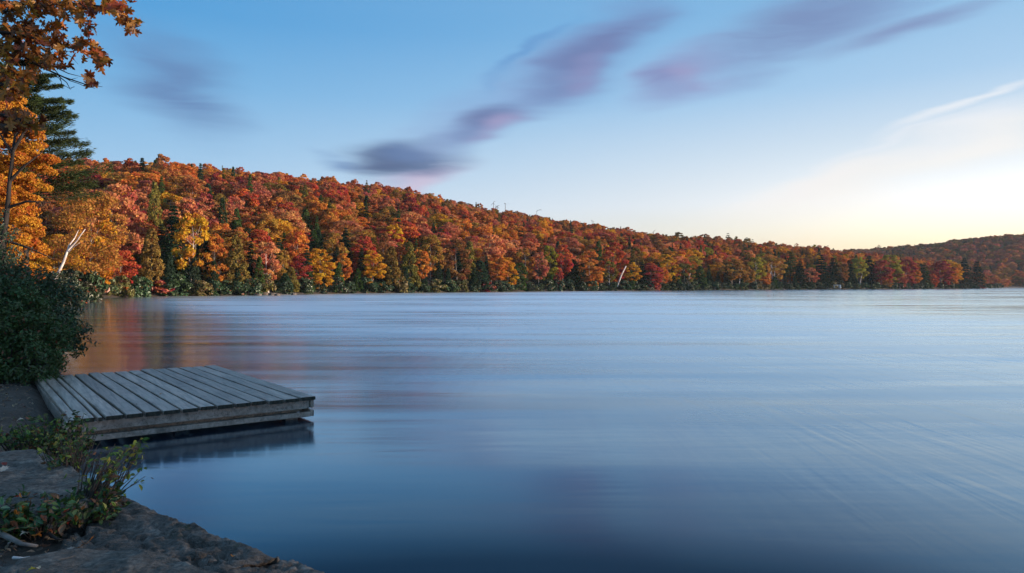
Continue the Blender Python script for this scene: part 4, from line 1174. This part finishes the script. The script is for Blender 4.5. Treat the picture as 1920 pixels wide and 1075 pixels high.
M_ENDGRAIN = bark_material('shaded_mossy_end_grain', (0.018, 0.018, 0.013), (0.06, 0.055, 0.04), 40.0)  # plank ends: shade painted into a darker colour, along with dark moss

TOP = 0.291
NL = onz(130, 787, TOP); NR = onz(590.5, 742.5, TOP)
uu = (NR - NL); WID = uu.length; uu.normalize()
vv = Vector((-uu.y, uu.x, 0))
ang = math.atan2(uu.y, uu.x)
dock = empty('dock', (NL.x, NL.y, 0), ang)
tag(dock, 'weathered grey wooden swimming dock reaching from the bank over the water', 'dock')
def front_s(px):
    """distance along the front edge at pixel column px"""
    k = (px - 960) / F
    # NL.x + s*ux = k*(NL.y + s*uy)
    return (k * NL.y - NL.x) / (uu.x - k * uu.y)
def board(name, x0, x1, y0, y1, z0, z1, seed, bev=0.006, wob=0.004, nseg=10, axis=1):
    """plank with softened arrises and slightly uneven edges; long axis 1 = y, 0 = x"""
    q = rg(seed)
    prof = [(0, bev), (bev, 0), (1 - bev, 0)]
    L = np.linspace(0, 1, nseg)
    skew = -0.052
    w, h = (x1 - x0, z1 - z0) if axis == 1 else (y1 - y0, z1 - z0)
    ring = [(bev, 0), (w - bev, 0), (w, bev), (w, h - bev), (w - bev, h), (bev, h), (0, h - bev), (0, bev)]
    V = []; 
    ph = q.uniform(0, 6, 4); cup = q.normal() * 0.002
    for i, l in enumerate(L):
        s0 = wob * math.sin(l * 7 + ph[0]) ; s1 = wob * math.sin(l * 6 + ph[1]); zz = wob * .6 * math.sin(l * 5 + ph[2])
        for (a, c) in ring:
            aa = a + (s0 if a < w / 2 else s1)
            sh = 0.003 if i in (0, nseg - 1) else 0
            if axis == 1: V.append((x0 + aa, y0 + (y1 - y0) * l, z0 + c + zz + (cup if c > h / 2 else 0)))
            else: V.append((x0 + (x1 - x0) * l, y0 + aa, z0 + c + zz))
    n8 = 8
    Fq = [(i * n8 + k, (i + 1) * n8 + k, (i + 1) * n8 + (k + 1) % n8, i * n8 + (k + 1) % n8) for i in range(nseg - 1) for k in range(n8)]
    caps = [tuple(range(n8)), tuple(reversed([(nseg - 1) * n8 + k for k in range(n8)]))]
    V = [(p[0] + skew * p[1], p[1], p[2]) for p in V]
    c0 = np.mean(V, axis=0)
    me = mesh_py(name, [tuple(np.array(v) - c0) for v in V], Fq + caps, M_WOOD)
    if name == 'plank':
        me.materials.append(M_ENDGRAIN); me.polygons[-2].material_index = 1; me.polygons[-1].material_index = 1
    o = obj(name, me, dock, loc=tuple(c0))
    return o
gaps = [(130, 149.3), (150, 178.3), (180.5, 193.5), (196, 231.5), (234, 268), (271, 302.5), (305, 337.5), (340, 372), (374.5, 404), (406.5, 437.3), (440, 468.5), (471, 499), (501.3, 530), (532.3, 560), (562, 590.5)]
SIDE = 4.2
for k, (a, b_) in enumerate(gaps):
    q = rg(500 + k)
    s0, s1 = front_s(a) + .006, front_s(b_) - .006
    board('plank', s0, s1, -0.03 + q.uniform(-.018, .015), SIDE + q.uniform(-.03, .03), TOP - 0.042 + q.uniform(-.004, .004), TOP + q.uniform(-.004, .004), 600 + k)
xr = WID - 0.055
board('fascia_board', -0.06, xr, 0.045, 0.085, 0.135, TOP - 0.048, 700, axis=0, wob=.003)
board('fascia_board', -0.10, xr, 0.012, 0.075, 0.040, 0.098, 701, axis=0, wob=.003)
board('joist', -0.02, xr - .03, 0.20, 0.24, 0.075, 0.235, 702, axis=0, wob=.002)
board('joist', 0.0, xr, SIDE - .10, SIDE - .05, 0.06, 0.235, 703, axis=0, wob=.002)
board('joist', 0.0, xr, SIDE * .5, SIDE * .5 + .05, 0.06, 0.235, 704, axis=0, wob=.002)
board('side_board', WID - .045, WID - .008, 0.02, SIDE - .03, 0.145, TOP - .05, 705, wob=.002)
board('side_board', WID - .048, WID - .006, 0.02, SIDE - .03, 0.040, 0.118, 706, wob=.002)
board('side_board', 0.0, 0.04, 0.10, SIDE - .03, 0.10, TOP - .05, 707, wob=.002)
for (x, y) in ((WID - .24, 0.22), (WID - .24, SIDE - .3), (1.1, 0.35), (1.1, SIDE - .3), (0.15, SIDE - .3)):
    B = Buf(); B.box((x, y, -0.42), (.15, .15, 1.0)); obj('post', B.mesh('post', M_WOOD, False), dock)

# ------------------------------------------------------------------ oak boughs hanging in from the left
def leaf_shape(kind):
    if kind == 'oak':
        half = [(0, -.50), (.02, -.36), (.16, -.30), (.07, -.18), (.27, -.12), (.33, -.02), (.12, .04), (.29, .20), (.27, .27), (.09, .22), (.12, .38), (0, .50)]
    elif kind == 'maple':
        half = [(0, -.5), (.03, -.3), (.22, -.34), (.20, -.2), (.42, -.05), (.26, .02), (.30, .22), (.12, .14), (.10, .34), (0, .5)]
    else:
        half = [(0, -.5), (.03, -.40), (.17, -.22), (.24, -.02), (.20, .20), (.10, .38), (0, .5)]
    return half
def leaf_mesh(name, kind, mat, curl, fold, seed, tone=.5):
    q = rg(seed); half = leaf_shape(kind); V = []; Fc = []
    mid = [(0, -.5, 0), (0, -.15, 0), (0, .18, 0), (0, .5, 0)]
    bend = lambda x, y: curl * (y * y * 1.6 - .1) + fold * abs(x) + 0.06 * math.sin(9 * y + seed) * abs(x) * 2
    for sgn in (1, -1):
        b0 = len(V)
        pts = [(0, -.5)] + [(sgn * x * q.uniform(.9, 1.1), y) for x, y in half[1:-1]] + [(0, .5), (0, .18), (0, -.15)]
        V += [(x, y, bend(x, y)) for x, y in pts]
        f = list(range(b0, b0 + len(pts)))
        Fc.append(f if sgn > 0 else f[::-1])
    me = mesh_py(name, V, Fc, mat)
    a = me.attributes.new('tone', 'FLOAT', 'POINT'); a.data.foreach_set('value', np.full(len(V), tone, dtype=np.float32))
    return me
OAKL = [leaf_mesh('oak_leaf', 'oak', M_OAK, q_, f_, i + 1) for i, (q_, f_) in enumerate(((.35, .25), (-.3, .35), (.6, .2), (-.55, .5), (.15, .6), (.9, .3)))]
OVAL = [leaf_mesh('leaf', 'oval', M_SHRUB, q_, f_, i + 11) for i, (q_, f_) in enumerate(((.35, .35), (-.35, .4), (.6, .3), (.1, .6)))]
MAPL = [leaf_mesh('leaf', 'maple', M_OAK, q_, f_, i + 21) for i, (q_, f_) in enumerate(((.3, .2), (-.4, .3), (.7, .1), (-.6, .4)))]

class Joined:
    """many copies of small leaf meshes joined into one mesh"""
    def __init__(s): s.V = []; s.F = []; s.T = []; s.n = 0
    def add(s, me, M, tone):
        vs = [M @ v.co for v in me.vertices]
        s.V += vs
        s.F += [[s.n + i for i in p.vertices] for p in me.polygons]
        s.T += [tone] * len(vs); s.n += len(vs)
    def mesh(s, name, mat):
        me = mesh_py(name, s.V, s.F, mat)
        a = me.attributes.new('tone', 'FLOAT', 'POINT'); a.data.foreach_set('value', np.array(s.T, dtype=np.float32))
        return me
random.seed(40)
def rand_rot(down=0.0):
    from mathutils import Euler
    return Euler((random.gauss(-1.1 * down, .8), random.gauss(0, .8), random.uniform(0, 6.28))).to_matrix().to_4x4()
DO = 9.0
oak_base = Vector((-9.3, 9.2, hz(-9.3, 9.2) - .2))
oak = empty('oak_tree', oak_base); tag(oak, 'russet oak on the near left bank with boughs hanging into the upper corner', 'tree')
B = Buf(); tr_pts = [Vector((0, 0, -.2)), Vector((.1, 0, 2.2)), Vector((-.1, .1, 4.2)), Vector((.1, 0, 6.0)), Vector((.2, .1, 8.0))]
B.tube(tr_pts, [.30, .24, .20, .15, .06], 10); obj('trunk', B.mesh('trunk', M_BARK), oak)
po = lambda px, py, d_=0.0: at(px, py, DO + d_) - oak_base
def bough(start, pts, r0, dds=None):
    P_ = [start] + [po(px, py, (dds[i] if dds else 0)) for i, (px, py) in enumerate(pts)]
    B = Buf(); B.tube(P_, [r0 * (1 - .88 * i / (len(P_) - 1)) for i in range(len(P_))], 6)
    obj('bough', B.mesh('bough', M_BARK), oak)
    return P_
T5 = Vector((.1, 0, 5.6)); T4 = Vector((0, 0, 4.9)); T3 = Vector((-.05, .1, 4.2)); T2 = Vector((.05, 0, 3.4))
b1 = bough(T5, [(-60, -5), (40, 8), (120, 5), (190, 12), (238, 42)], .035)
b1b = bough(T5, [(-60, -30), (60, -28), (150, 0), (165, 38)], .025, [.6, .6, .5, .4])
b2 = bough(T4, [(-40, 60), (30, 62), (90, 80), (140, 92), (196, 108)], .03, [-.3, -.3, -.2, -.2, 0])
b3 = bough(T4, [(-30, 70), (30, 98), (75, 125), (120, 145), (165, 160), (192, 163)], .022, [.2, .2, .1, 0, 0, 0])
b3b = bough(po(75, 125, .1), [(108, 140), (130, 150), (146, 146)], .012)
b3c = bough(po(60, 115, .15), [(95, 122), (128, 138), (160, 146)], .014, [.3, .4, .4])
b3d = bough(po(110, 143, .05), [(125, 155), (132, 168), (138, 162)], .008)
b3e = bough(po(95, 84, -.2), [(118, 98), (135, 108), (147, 121)], .010)
b4 = bough(T3, [(-40, 150), (10, 160), (40, 150), (48, 180)], .04, [-.5, -.5, -.4, -.4])
b5 = bough(T2, [(-60, 225), (0, 215), (40, 225), (75, 240)], .04, [-1.2, -1.2, -1.2, -1.1])
# leaf clusters: px, py, rx, ry, count, colour key
OC = dict(o=(.42, .135, .018), b=(.20, .072, .016), g=(.34, .20, .022), r=(.34, .07, .022), d=(.12, .045, .014))
CL = [(15, 22, 40, 22, 40, 'o'), (70, 8, 40, 14, 34, 'b'), (115, 10, 30, 14, 26, 'g'), (160, 14, 36, 16, 34, 'o'), (208, 14, 24, 14, 26, 'r'), (150, 34, 16, 14, 14, 'o'), (166, 52, 14, 9, 10, 'b'),
      (232, 40, 18, 9, 13, 'o'), (246, 54, 13, 9, 10, 'b'), (258, 42, 6, 4, 3, 'r'), (228, 8, 14, 10, 9, 'r'), (70, 14, 16, 12, 12, 'g'), (105, 22, 16, 8, 8, 'd'),
      (20, 60, 30, 22, 40, 'b'), (55, 55, 30, 22, 38, 'o'), (80, 75, 30, 20, 36, 'o'), (100, 52, 20, 16, 16, 'o'), (112, 78, 18, 14, 16, 'r'), (40, 95, 34, 20, 40, 'd'), (90, 105, 26, 16, 24, 'b'),
      (118, 100, 14, 10, 8, 'o'), (155, 84, 16, 12, 10, 'b'), (176, 92, 14, 9, 9, 'o'), (172, 106, 16, 10, 13, 'o'), (190, 118, 12, 10, 10, 'b'), (198, 108, 8, 9, 5, 'r'), (150, 75, 8, 5, 4, 'b'),
      (168, 148, 9, 8, 9, 'o'), (172, 158, 7, 8, 7, 'b'), (120, 122, 10, 6, 4, 'b'), (85, 122, 18, 10, 10, 'o'),
      (10, 100, 24, 24, 28, 'g'), (12, 140, 26, 20, 28, 'g'), (30, 165, 24, 14, 20, 'o'), (8, 172, 18, 14, 12, 'g'), (50, 140, 20, 12, 12, 'o'), (22, 182, 18, 8, 8, 'r'),
      (14, 215, 26, 14, 20, 'r'), (40, 225, 26, 14, 22, 'd'), (62, 238, 18, 10, 12, 'r'), (20, 240, 24, 12, 14, 'r'), (80, 232, 10, 8, 5, 'b')]
leafs = []
for (px, py, rx_, ry_, cnt, key) in CL:
    dd = -1.0 if py > 200 else (-.4 if py > 125 and px < 60 else 0)
    cc = po(px, py, dd)
    for k in range(cnt):
        lp = po(px + random.gauss(0, rx_ * .55), py + random.gauss(0, ry_ * .55), dd + random.gauss(0, .35))
        key2 = key if random.random() < .7 else random.choice('obgrd')
        leafs.append((lp, cc, OC[key2], px, py))
J = Joined(); tw = Buf(); cnt = 0
random.shuffle(leafs)
for i, (lp, cc, colr, px, py) in enumerate(leafs):
    sz = random.uniform(.13, .20)
    M = Matrix.Translation(lp) @ rand_rot(.8) @ Matrix.Scale(sz, 4)
    if random.random() < .7:
        tw.tube([cc.lerp(lp, .0) + Vector((random.gauss(0, .03),) * 3), cc.lerp(lp, .55) + Vector((0, 0, random.gauss(.02, .03))), lp], [.0045, .003, .0015], 4, False)
    me = random.choice(OAKL)
    if cnt < 295 and -5 < px < 300:
        o = bpy.data.objects.new('leaf', me); COL.objects.link(o); o.parent = oak; o.matrix_local = M; o['tint'] = jitter(colr, .25); cnt += 1
    else:
        J.add(me, M, random.random())
for k in range(2600):
    d_ = Vector((random.gauss(0, 1), random.gauss(0, 1), random.gauss(0, .8))).normalized() * random.uniform(.5, 1.05)
    lp = Vector((-1.3 + d_.x * 2.1, -.2 + d_.y * 2.6, 6.3 + d_.z * 2.2))
    wp = lp + oak_base
    if 960 + F * wp.x / wp.y > -60: continue
    J.add(random.choice(OAKL), Matrix.Translation(lp) @ rand_rot(.8) @ Matrix.Scale(random.uniform(.14, .2), 4), random.random())
o = obj('foliage', J.mesh('foliage', M_OAK), oak); tag(o, kind='stuff'); o['tint'] = (.27, .095, .018)
tag(obj('twigs', tw.mesh('twigs', M_TWIG), oak), kind='stuff')
# bare hanging twigs
for pts in ([(100, 128), (112, 142), (116, 158), (130, 166), (140, 163)], [(120, 145), (132, 152), (150, 158), (158, 162), (172, 164)], [(60, 112), (100, 118), (122, 130), (126, 128)], [(95, 138), (110, 146), (114, 152)]):
    B = Buf(); B.tube([po(*p) for p in pts], [.006 * (1 - .7 * i / len(pts)) for i in range(len(pts))], 5); obj('twig', B.mesh('twig', M_BARK), oak)

# ------------------------------------------------------------------ foreground plants and litter
LC = dict(g=(.085, .15, .03), y=(.36, .30, .035), k=(.055, .11, .04), t=(.07, .18, .10), o=(.46, .16, .025), r=(.30, .05, .035), b=(.20, .10, .05), p=(.55, .47, .37), l=(.20, .24, .04))
def place_leaf(parent, o_base, p, size, key, meshes, rot=None, flat=False, name='leaf'):
    from mathutils import Euler
    if flat: Rm = Euler((random.gauss(0, .3), random.gauss(0, .3), random.uniform(0, 6.28))).to_matrix().to_4x4()
    else: Rm = rot if rot is not None else rand_rot(0)
    o = bpy.data.objects.new(name, random.choice(meshes)); COL.objects.link(o)
    if parent: o.parent = parent
    o.matrix_local = Matrix.Translation(p - o_base) @ Rm @ Matrix.Diagonal((size * random.uniform(.8, 1.1), size, size, 1))
    o['tint'] = jitter(LC[key], .25)
    return o
def bushy(label, centre, stems, spread, hgt, nleaf, lsize, keys, lean=(0, 0), nmax=290, seed=1, name='shrub', cat='shrub', meshes=None, low=0.1):
    random.seed(seed)
    base = Vector(centre)
    r = empty(name, base); tag(r, label, cat)
    tips = []
    for k in range(stems):
        a = random.uniform(0, 6.28); rr = random.uniform(.1, 1) * spread
        p0 = Vector((math.cos(a) * rr * .35, math.sin(a) * rr * .35, -.05))
        p2 = Vector((math.cos(a) * rr + lean[0] * random.uniform(.4, 1), math.sin(a) * rr + lean[1], hgt * random.uniform(.45, 1.05)))
        p1 = p0.lerp(p2, .5) + Vector((random.gauss(0, .02), random.gauss(0, .02), .03))
        B = Buf(); B.tube([p0, p1, p2], [.0045, .0035, .0015], 5); obj('stem', B.mesh('stem', M_TWIG), r)
        tips.append((p0, p1, p2))
    J = Joined()
    for k in range(nleaf):
        p0, p1, p2 = random.choice(tips); q = low + (1 - low) * random.random() ** .6
        p = (p0.lerp(p1, q * 2) if q < .5 else p1.lerp(p2, q * 2 - 1)) + Vector((random.gauss(0, .022), random.gauss(0, .022), random.gauss(0, .018)))
        key = random.choice(keys); sz = lsize * random.uniform(.6, 1.25)
        if k < nmax: place_leaf(r, Vector((0, 0, 0)), p, sz, key, meshes or OVAL)
        else:
            J.add(random.choice(meshes or OVAL), Matrix.Translation(p) @ rand_rot(0) @ Matrix.Scale(sz, 4), random.random())
    if J.n:
        o = obj('foliage', J.mesh('foliage', M_SHRUB), r); tag(o, kind='stuff'); o['tint'] = (.055, .09, .025)
    return r
z1 = .30
bushy('green and yellow leafy shrub crowding the near left corner of the dock', onz(92, 848, z1), 46, .30, .30, 620, .045, 'gggkkklbgkl', seed=51)
bushy('low weedy shrub with green leaves against the dock fascia', onz(140, 862, .22), 30, .20, .28, 380, .042, 'gkllkgkb', seed=52)
bushy('green weeds spreading over the dirt left of the dock corner', onz(38, 838, z1), 30, .26, .16, 330, .045, 'ggkklb', seed=53)
bushy('twiggy sapling with yellow green leaves leaning over the water', onz(158, 958, .33), 52, .17, .36, 150, .04, 'glllygkb', lean=(.22, .02), seed=54, low=.35)
bushy('twiggy olive shrub filling the gap between the dock corner and the sapling', onz(128, 905, .30), 40, .20, .34, 240, .038, 'glkkgkb', seed=58, low=.3)
bushy('arching yellow green sprig reaching out past the sapling over the water', onz(196, 946, .30), 9, .08, .40, 60, .045, 'lllygg', lean=(.27, .0), seed=55, low=.55)
bushy('low leafy plants with green and red leaves at the foot of the sapling', onz(70, 985, .34), 60, .40, .13, 620, .055, 'ggktktkrobgb', seed=56, name='ground_plant', cat='plant')
bushy('mixed green and brown low growth right below the sapling stems', onz(170, 975, .32), 36, .20, .10, 330, .05, 'gklkgbbb', seed=57, name='ground_plant', cat='plant')

# roots, sticks and fallen leaves
def stick(pts, r, label, mat=M_GREYBARK, name='dead_branch', cat='branch'):
    o0 = Vector(pts[0]); B = Buf(); B.tube([Vector(p) - o0 for p in pts], [r * (1 - .6 * i / (len(pts) - 1)) for i in range(len(pts))], 7)
    o = obj(name, B.mesh(name, mat), loc=o0); tag(o, label, cat)
stick([onz(-30, 990, .36), onz(10, 1005, .365), onz(40, 1020, .36), onz(70, 1024, .35)], .018, 'thick grey dead root at the left edge under the leafy plants')
stick([onz(15, 1020, .35), onz(32, 1010, .37)], .006, 'short thin stick crossing the thick dead root')
stick([onz(25, 1046, .345), onz(45, 1047, .35), onz(56, 1044, .35)], .008, 'pale broken stick on the soil beside the flat stone', M_BIRCH)
stick([onz(90, 1000, .34), onz(105, 1010, .35), onz(116, 1012, .345)], .010, 'dark curled stick at the edge of the leafy plants', M_BARK)
stick([onz(112, 1049, .375), onz(128, 1046, .375), onz(142, 1042, .375)], .004, 'thin twig lying on the flat grey stone')
random.seed(61)
def fallen(px, py, z, size, key, label, mesh=None):
    o = place_leaf(None, Vector((0, 0, 0)), onz(px, py, z), size, key, mesh or MAPL, flat=True, name='fallen_leaf')
    tag(o, label, 'leaf', 'fallen leaves on rock, soil and dock')
fallen(436, 1042, .335, .03, 'o', 'single tiny orange leaf alone on the dark ledge')
fallen(172, 1010, .345, .05, 'o', 'orange brown leaf at the upper end of the leaf trail on the ledge')
fallen(160, 1018, .345, .05, 'b', 'brown curled leaf in the middle of the leaf trail on the ledge')
fallen(146, 1026, .35, .06, 'b', 'large brown curled leaf in the leaf trail')
fallen(130, 1030, .35, .06, 'p', 'pale curled leaf at the lower end of the leaf trail')
fallen(70, 1004, .36, .075, 'o', 'large orange brown leaf under the leafy plants')
fallen(46, 1000, .36, .06, 'p', 'pale whitish leaf beside the large orange brown one')
fallen(30, 994, .36, .06, 'r', 'dull red leaf left of the pale whitish one')
fallen(60, 1068, .375, .05, 'y', 'yellowish leaf with a pale tip on the bottom flat stone')
fallen(72, 1065, .375, .03, 'p', 'white scrap of leaf on the bottom flat stone')
fallen(38, 787, .33, .075, 'p', 'pale leaf lying alone on the dirt path left of the dock')
fallen(6, 880, .45, .08, 'p', 'pale leaf on the grey slab at the left edge')
fallen(8, 870, .45, .06, 'r', 'red leaf on the grey slab at the left edge')
fallen(279, 715, TOP + .01, .035, 'p', 'white speck of leaf on the dock planks near the far edge', OVAL)
fallen(274, 746, TOP + .01, .035, 'p', 'pale curled leaf in the middle of the dock')
fallen(301, 739, TOP + .01, .035, 'o', 'small pinkish brown leaf on the dock right of the pale curled one')
fallen(255, 758, TOP + .015, .035, 'd' if 'd' in LC else 'b', 'dark brown leaf caught in a gap between the dock planks')
fallen(130, 692, .46, .06, 'o', 'orange leaf on the far left corner of the dock')
# leaf litter on the soil
random.seed(62)
J = Joined()
for k in range(2800):
    x = random.uniform(-7.5, -2.4); y = random.uniform(3.0, 9.5)
    d_ = float(shore_sd(np.array([x]), np.array([y]))[0])
    if d_ < .25: continue
    from mathutils import Euler
    M = Matrix.Translation((x, y, hz(x, y) + .012)) @ Euler((random.gauss(0, .35), random.gauss(0, .35), random.uniform(0, 6.28))).to_matrix().to_4x4() @ Matrix.Scale(random.uniform(.03, .065), 4)
    J.add(random.choice(MAPL + OVAL), M, random.random() ** 1.5)
for k in range(520):
    x = random.uniform(-3.4, -2.3); y = random.uniform(3.1, 4.6)
    M = Matrix.Translation((x, y, hz(x, y) + .015 + random.random() * .02)) @ Euler((random.gauss(0, .5), random.gauss(0, .5), random.uniform(0, 6.28))).to_matrix().to_4x4() @ Matrix.Scale(random.uniform(.02, .055), 4)
    px_ = 960 + F * x / y; py_ = HOR + F * (EYE - .34) / y
    if px_ < 225 - (py_ - 915) * .9: J.add(random.choice(MAPL + OVAL), M, random.random() ** 1.5)
o = obj('leaf_litter', J.mesh('leaf_litter', M_OAK)); o['tint'] = (.24, .17, .12)
tag(o, 'brown fallen leaves scattered over the dirt bank beside the dock', 'leaf litter', kind='stuff')

# things that would share a label are told apart by their order along the shore
by = {}
for o in SC.objects:
    if o.parent is None and 'label' in o: by.setdefault(o['label'], []).append(o)
NUM = {2: 'two', 3: 'three', 4: 'four', 5: 'five', 6: 'six', 7: 'seven', 8: 'eight'}
ORD = ['first', 'second', 'third', 'fourth', 'fifth', 'sixth', 'seventh', 'eighth']
for lb, os_ in by.items():
    k = len(os_)
    if k < 2 or k > 8: continue
    os_.sort(key=lambda o: o.location.x / max(o.location.y, 1))
    for i, o in enumerate(os_):
        w_ = {0: 'leftmost', k - 1: 'rightmost'}.get(i, 'middle' if k == 3 else ORD[i])
        txt = f'{lb}, {w_} of {NUM[k]}'
        while len(txt.split()) > 16 and ' the ' in txt: txt = txt.replace(' the ', ' ', 1)
        o['label'] = txt
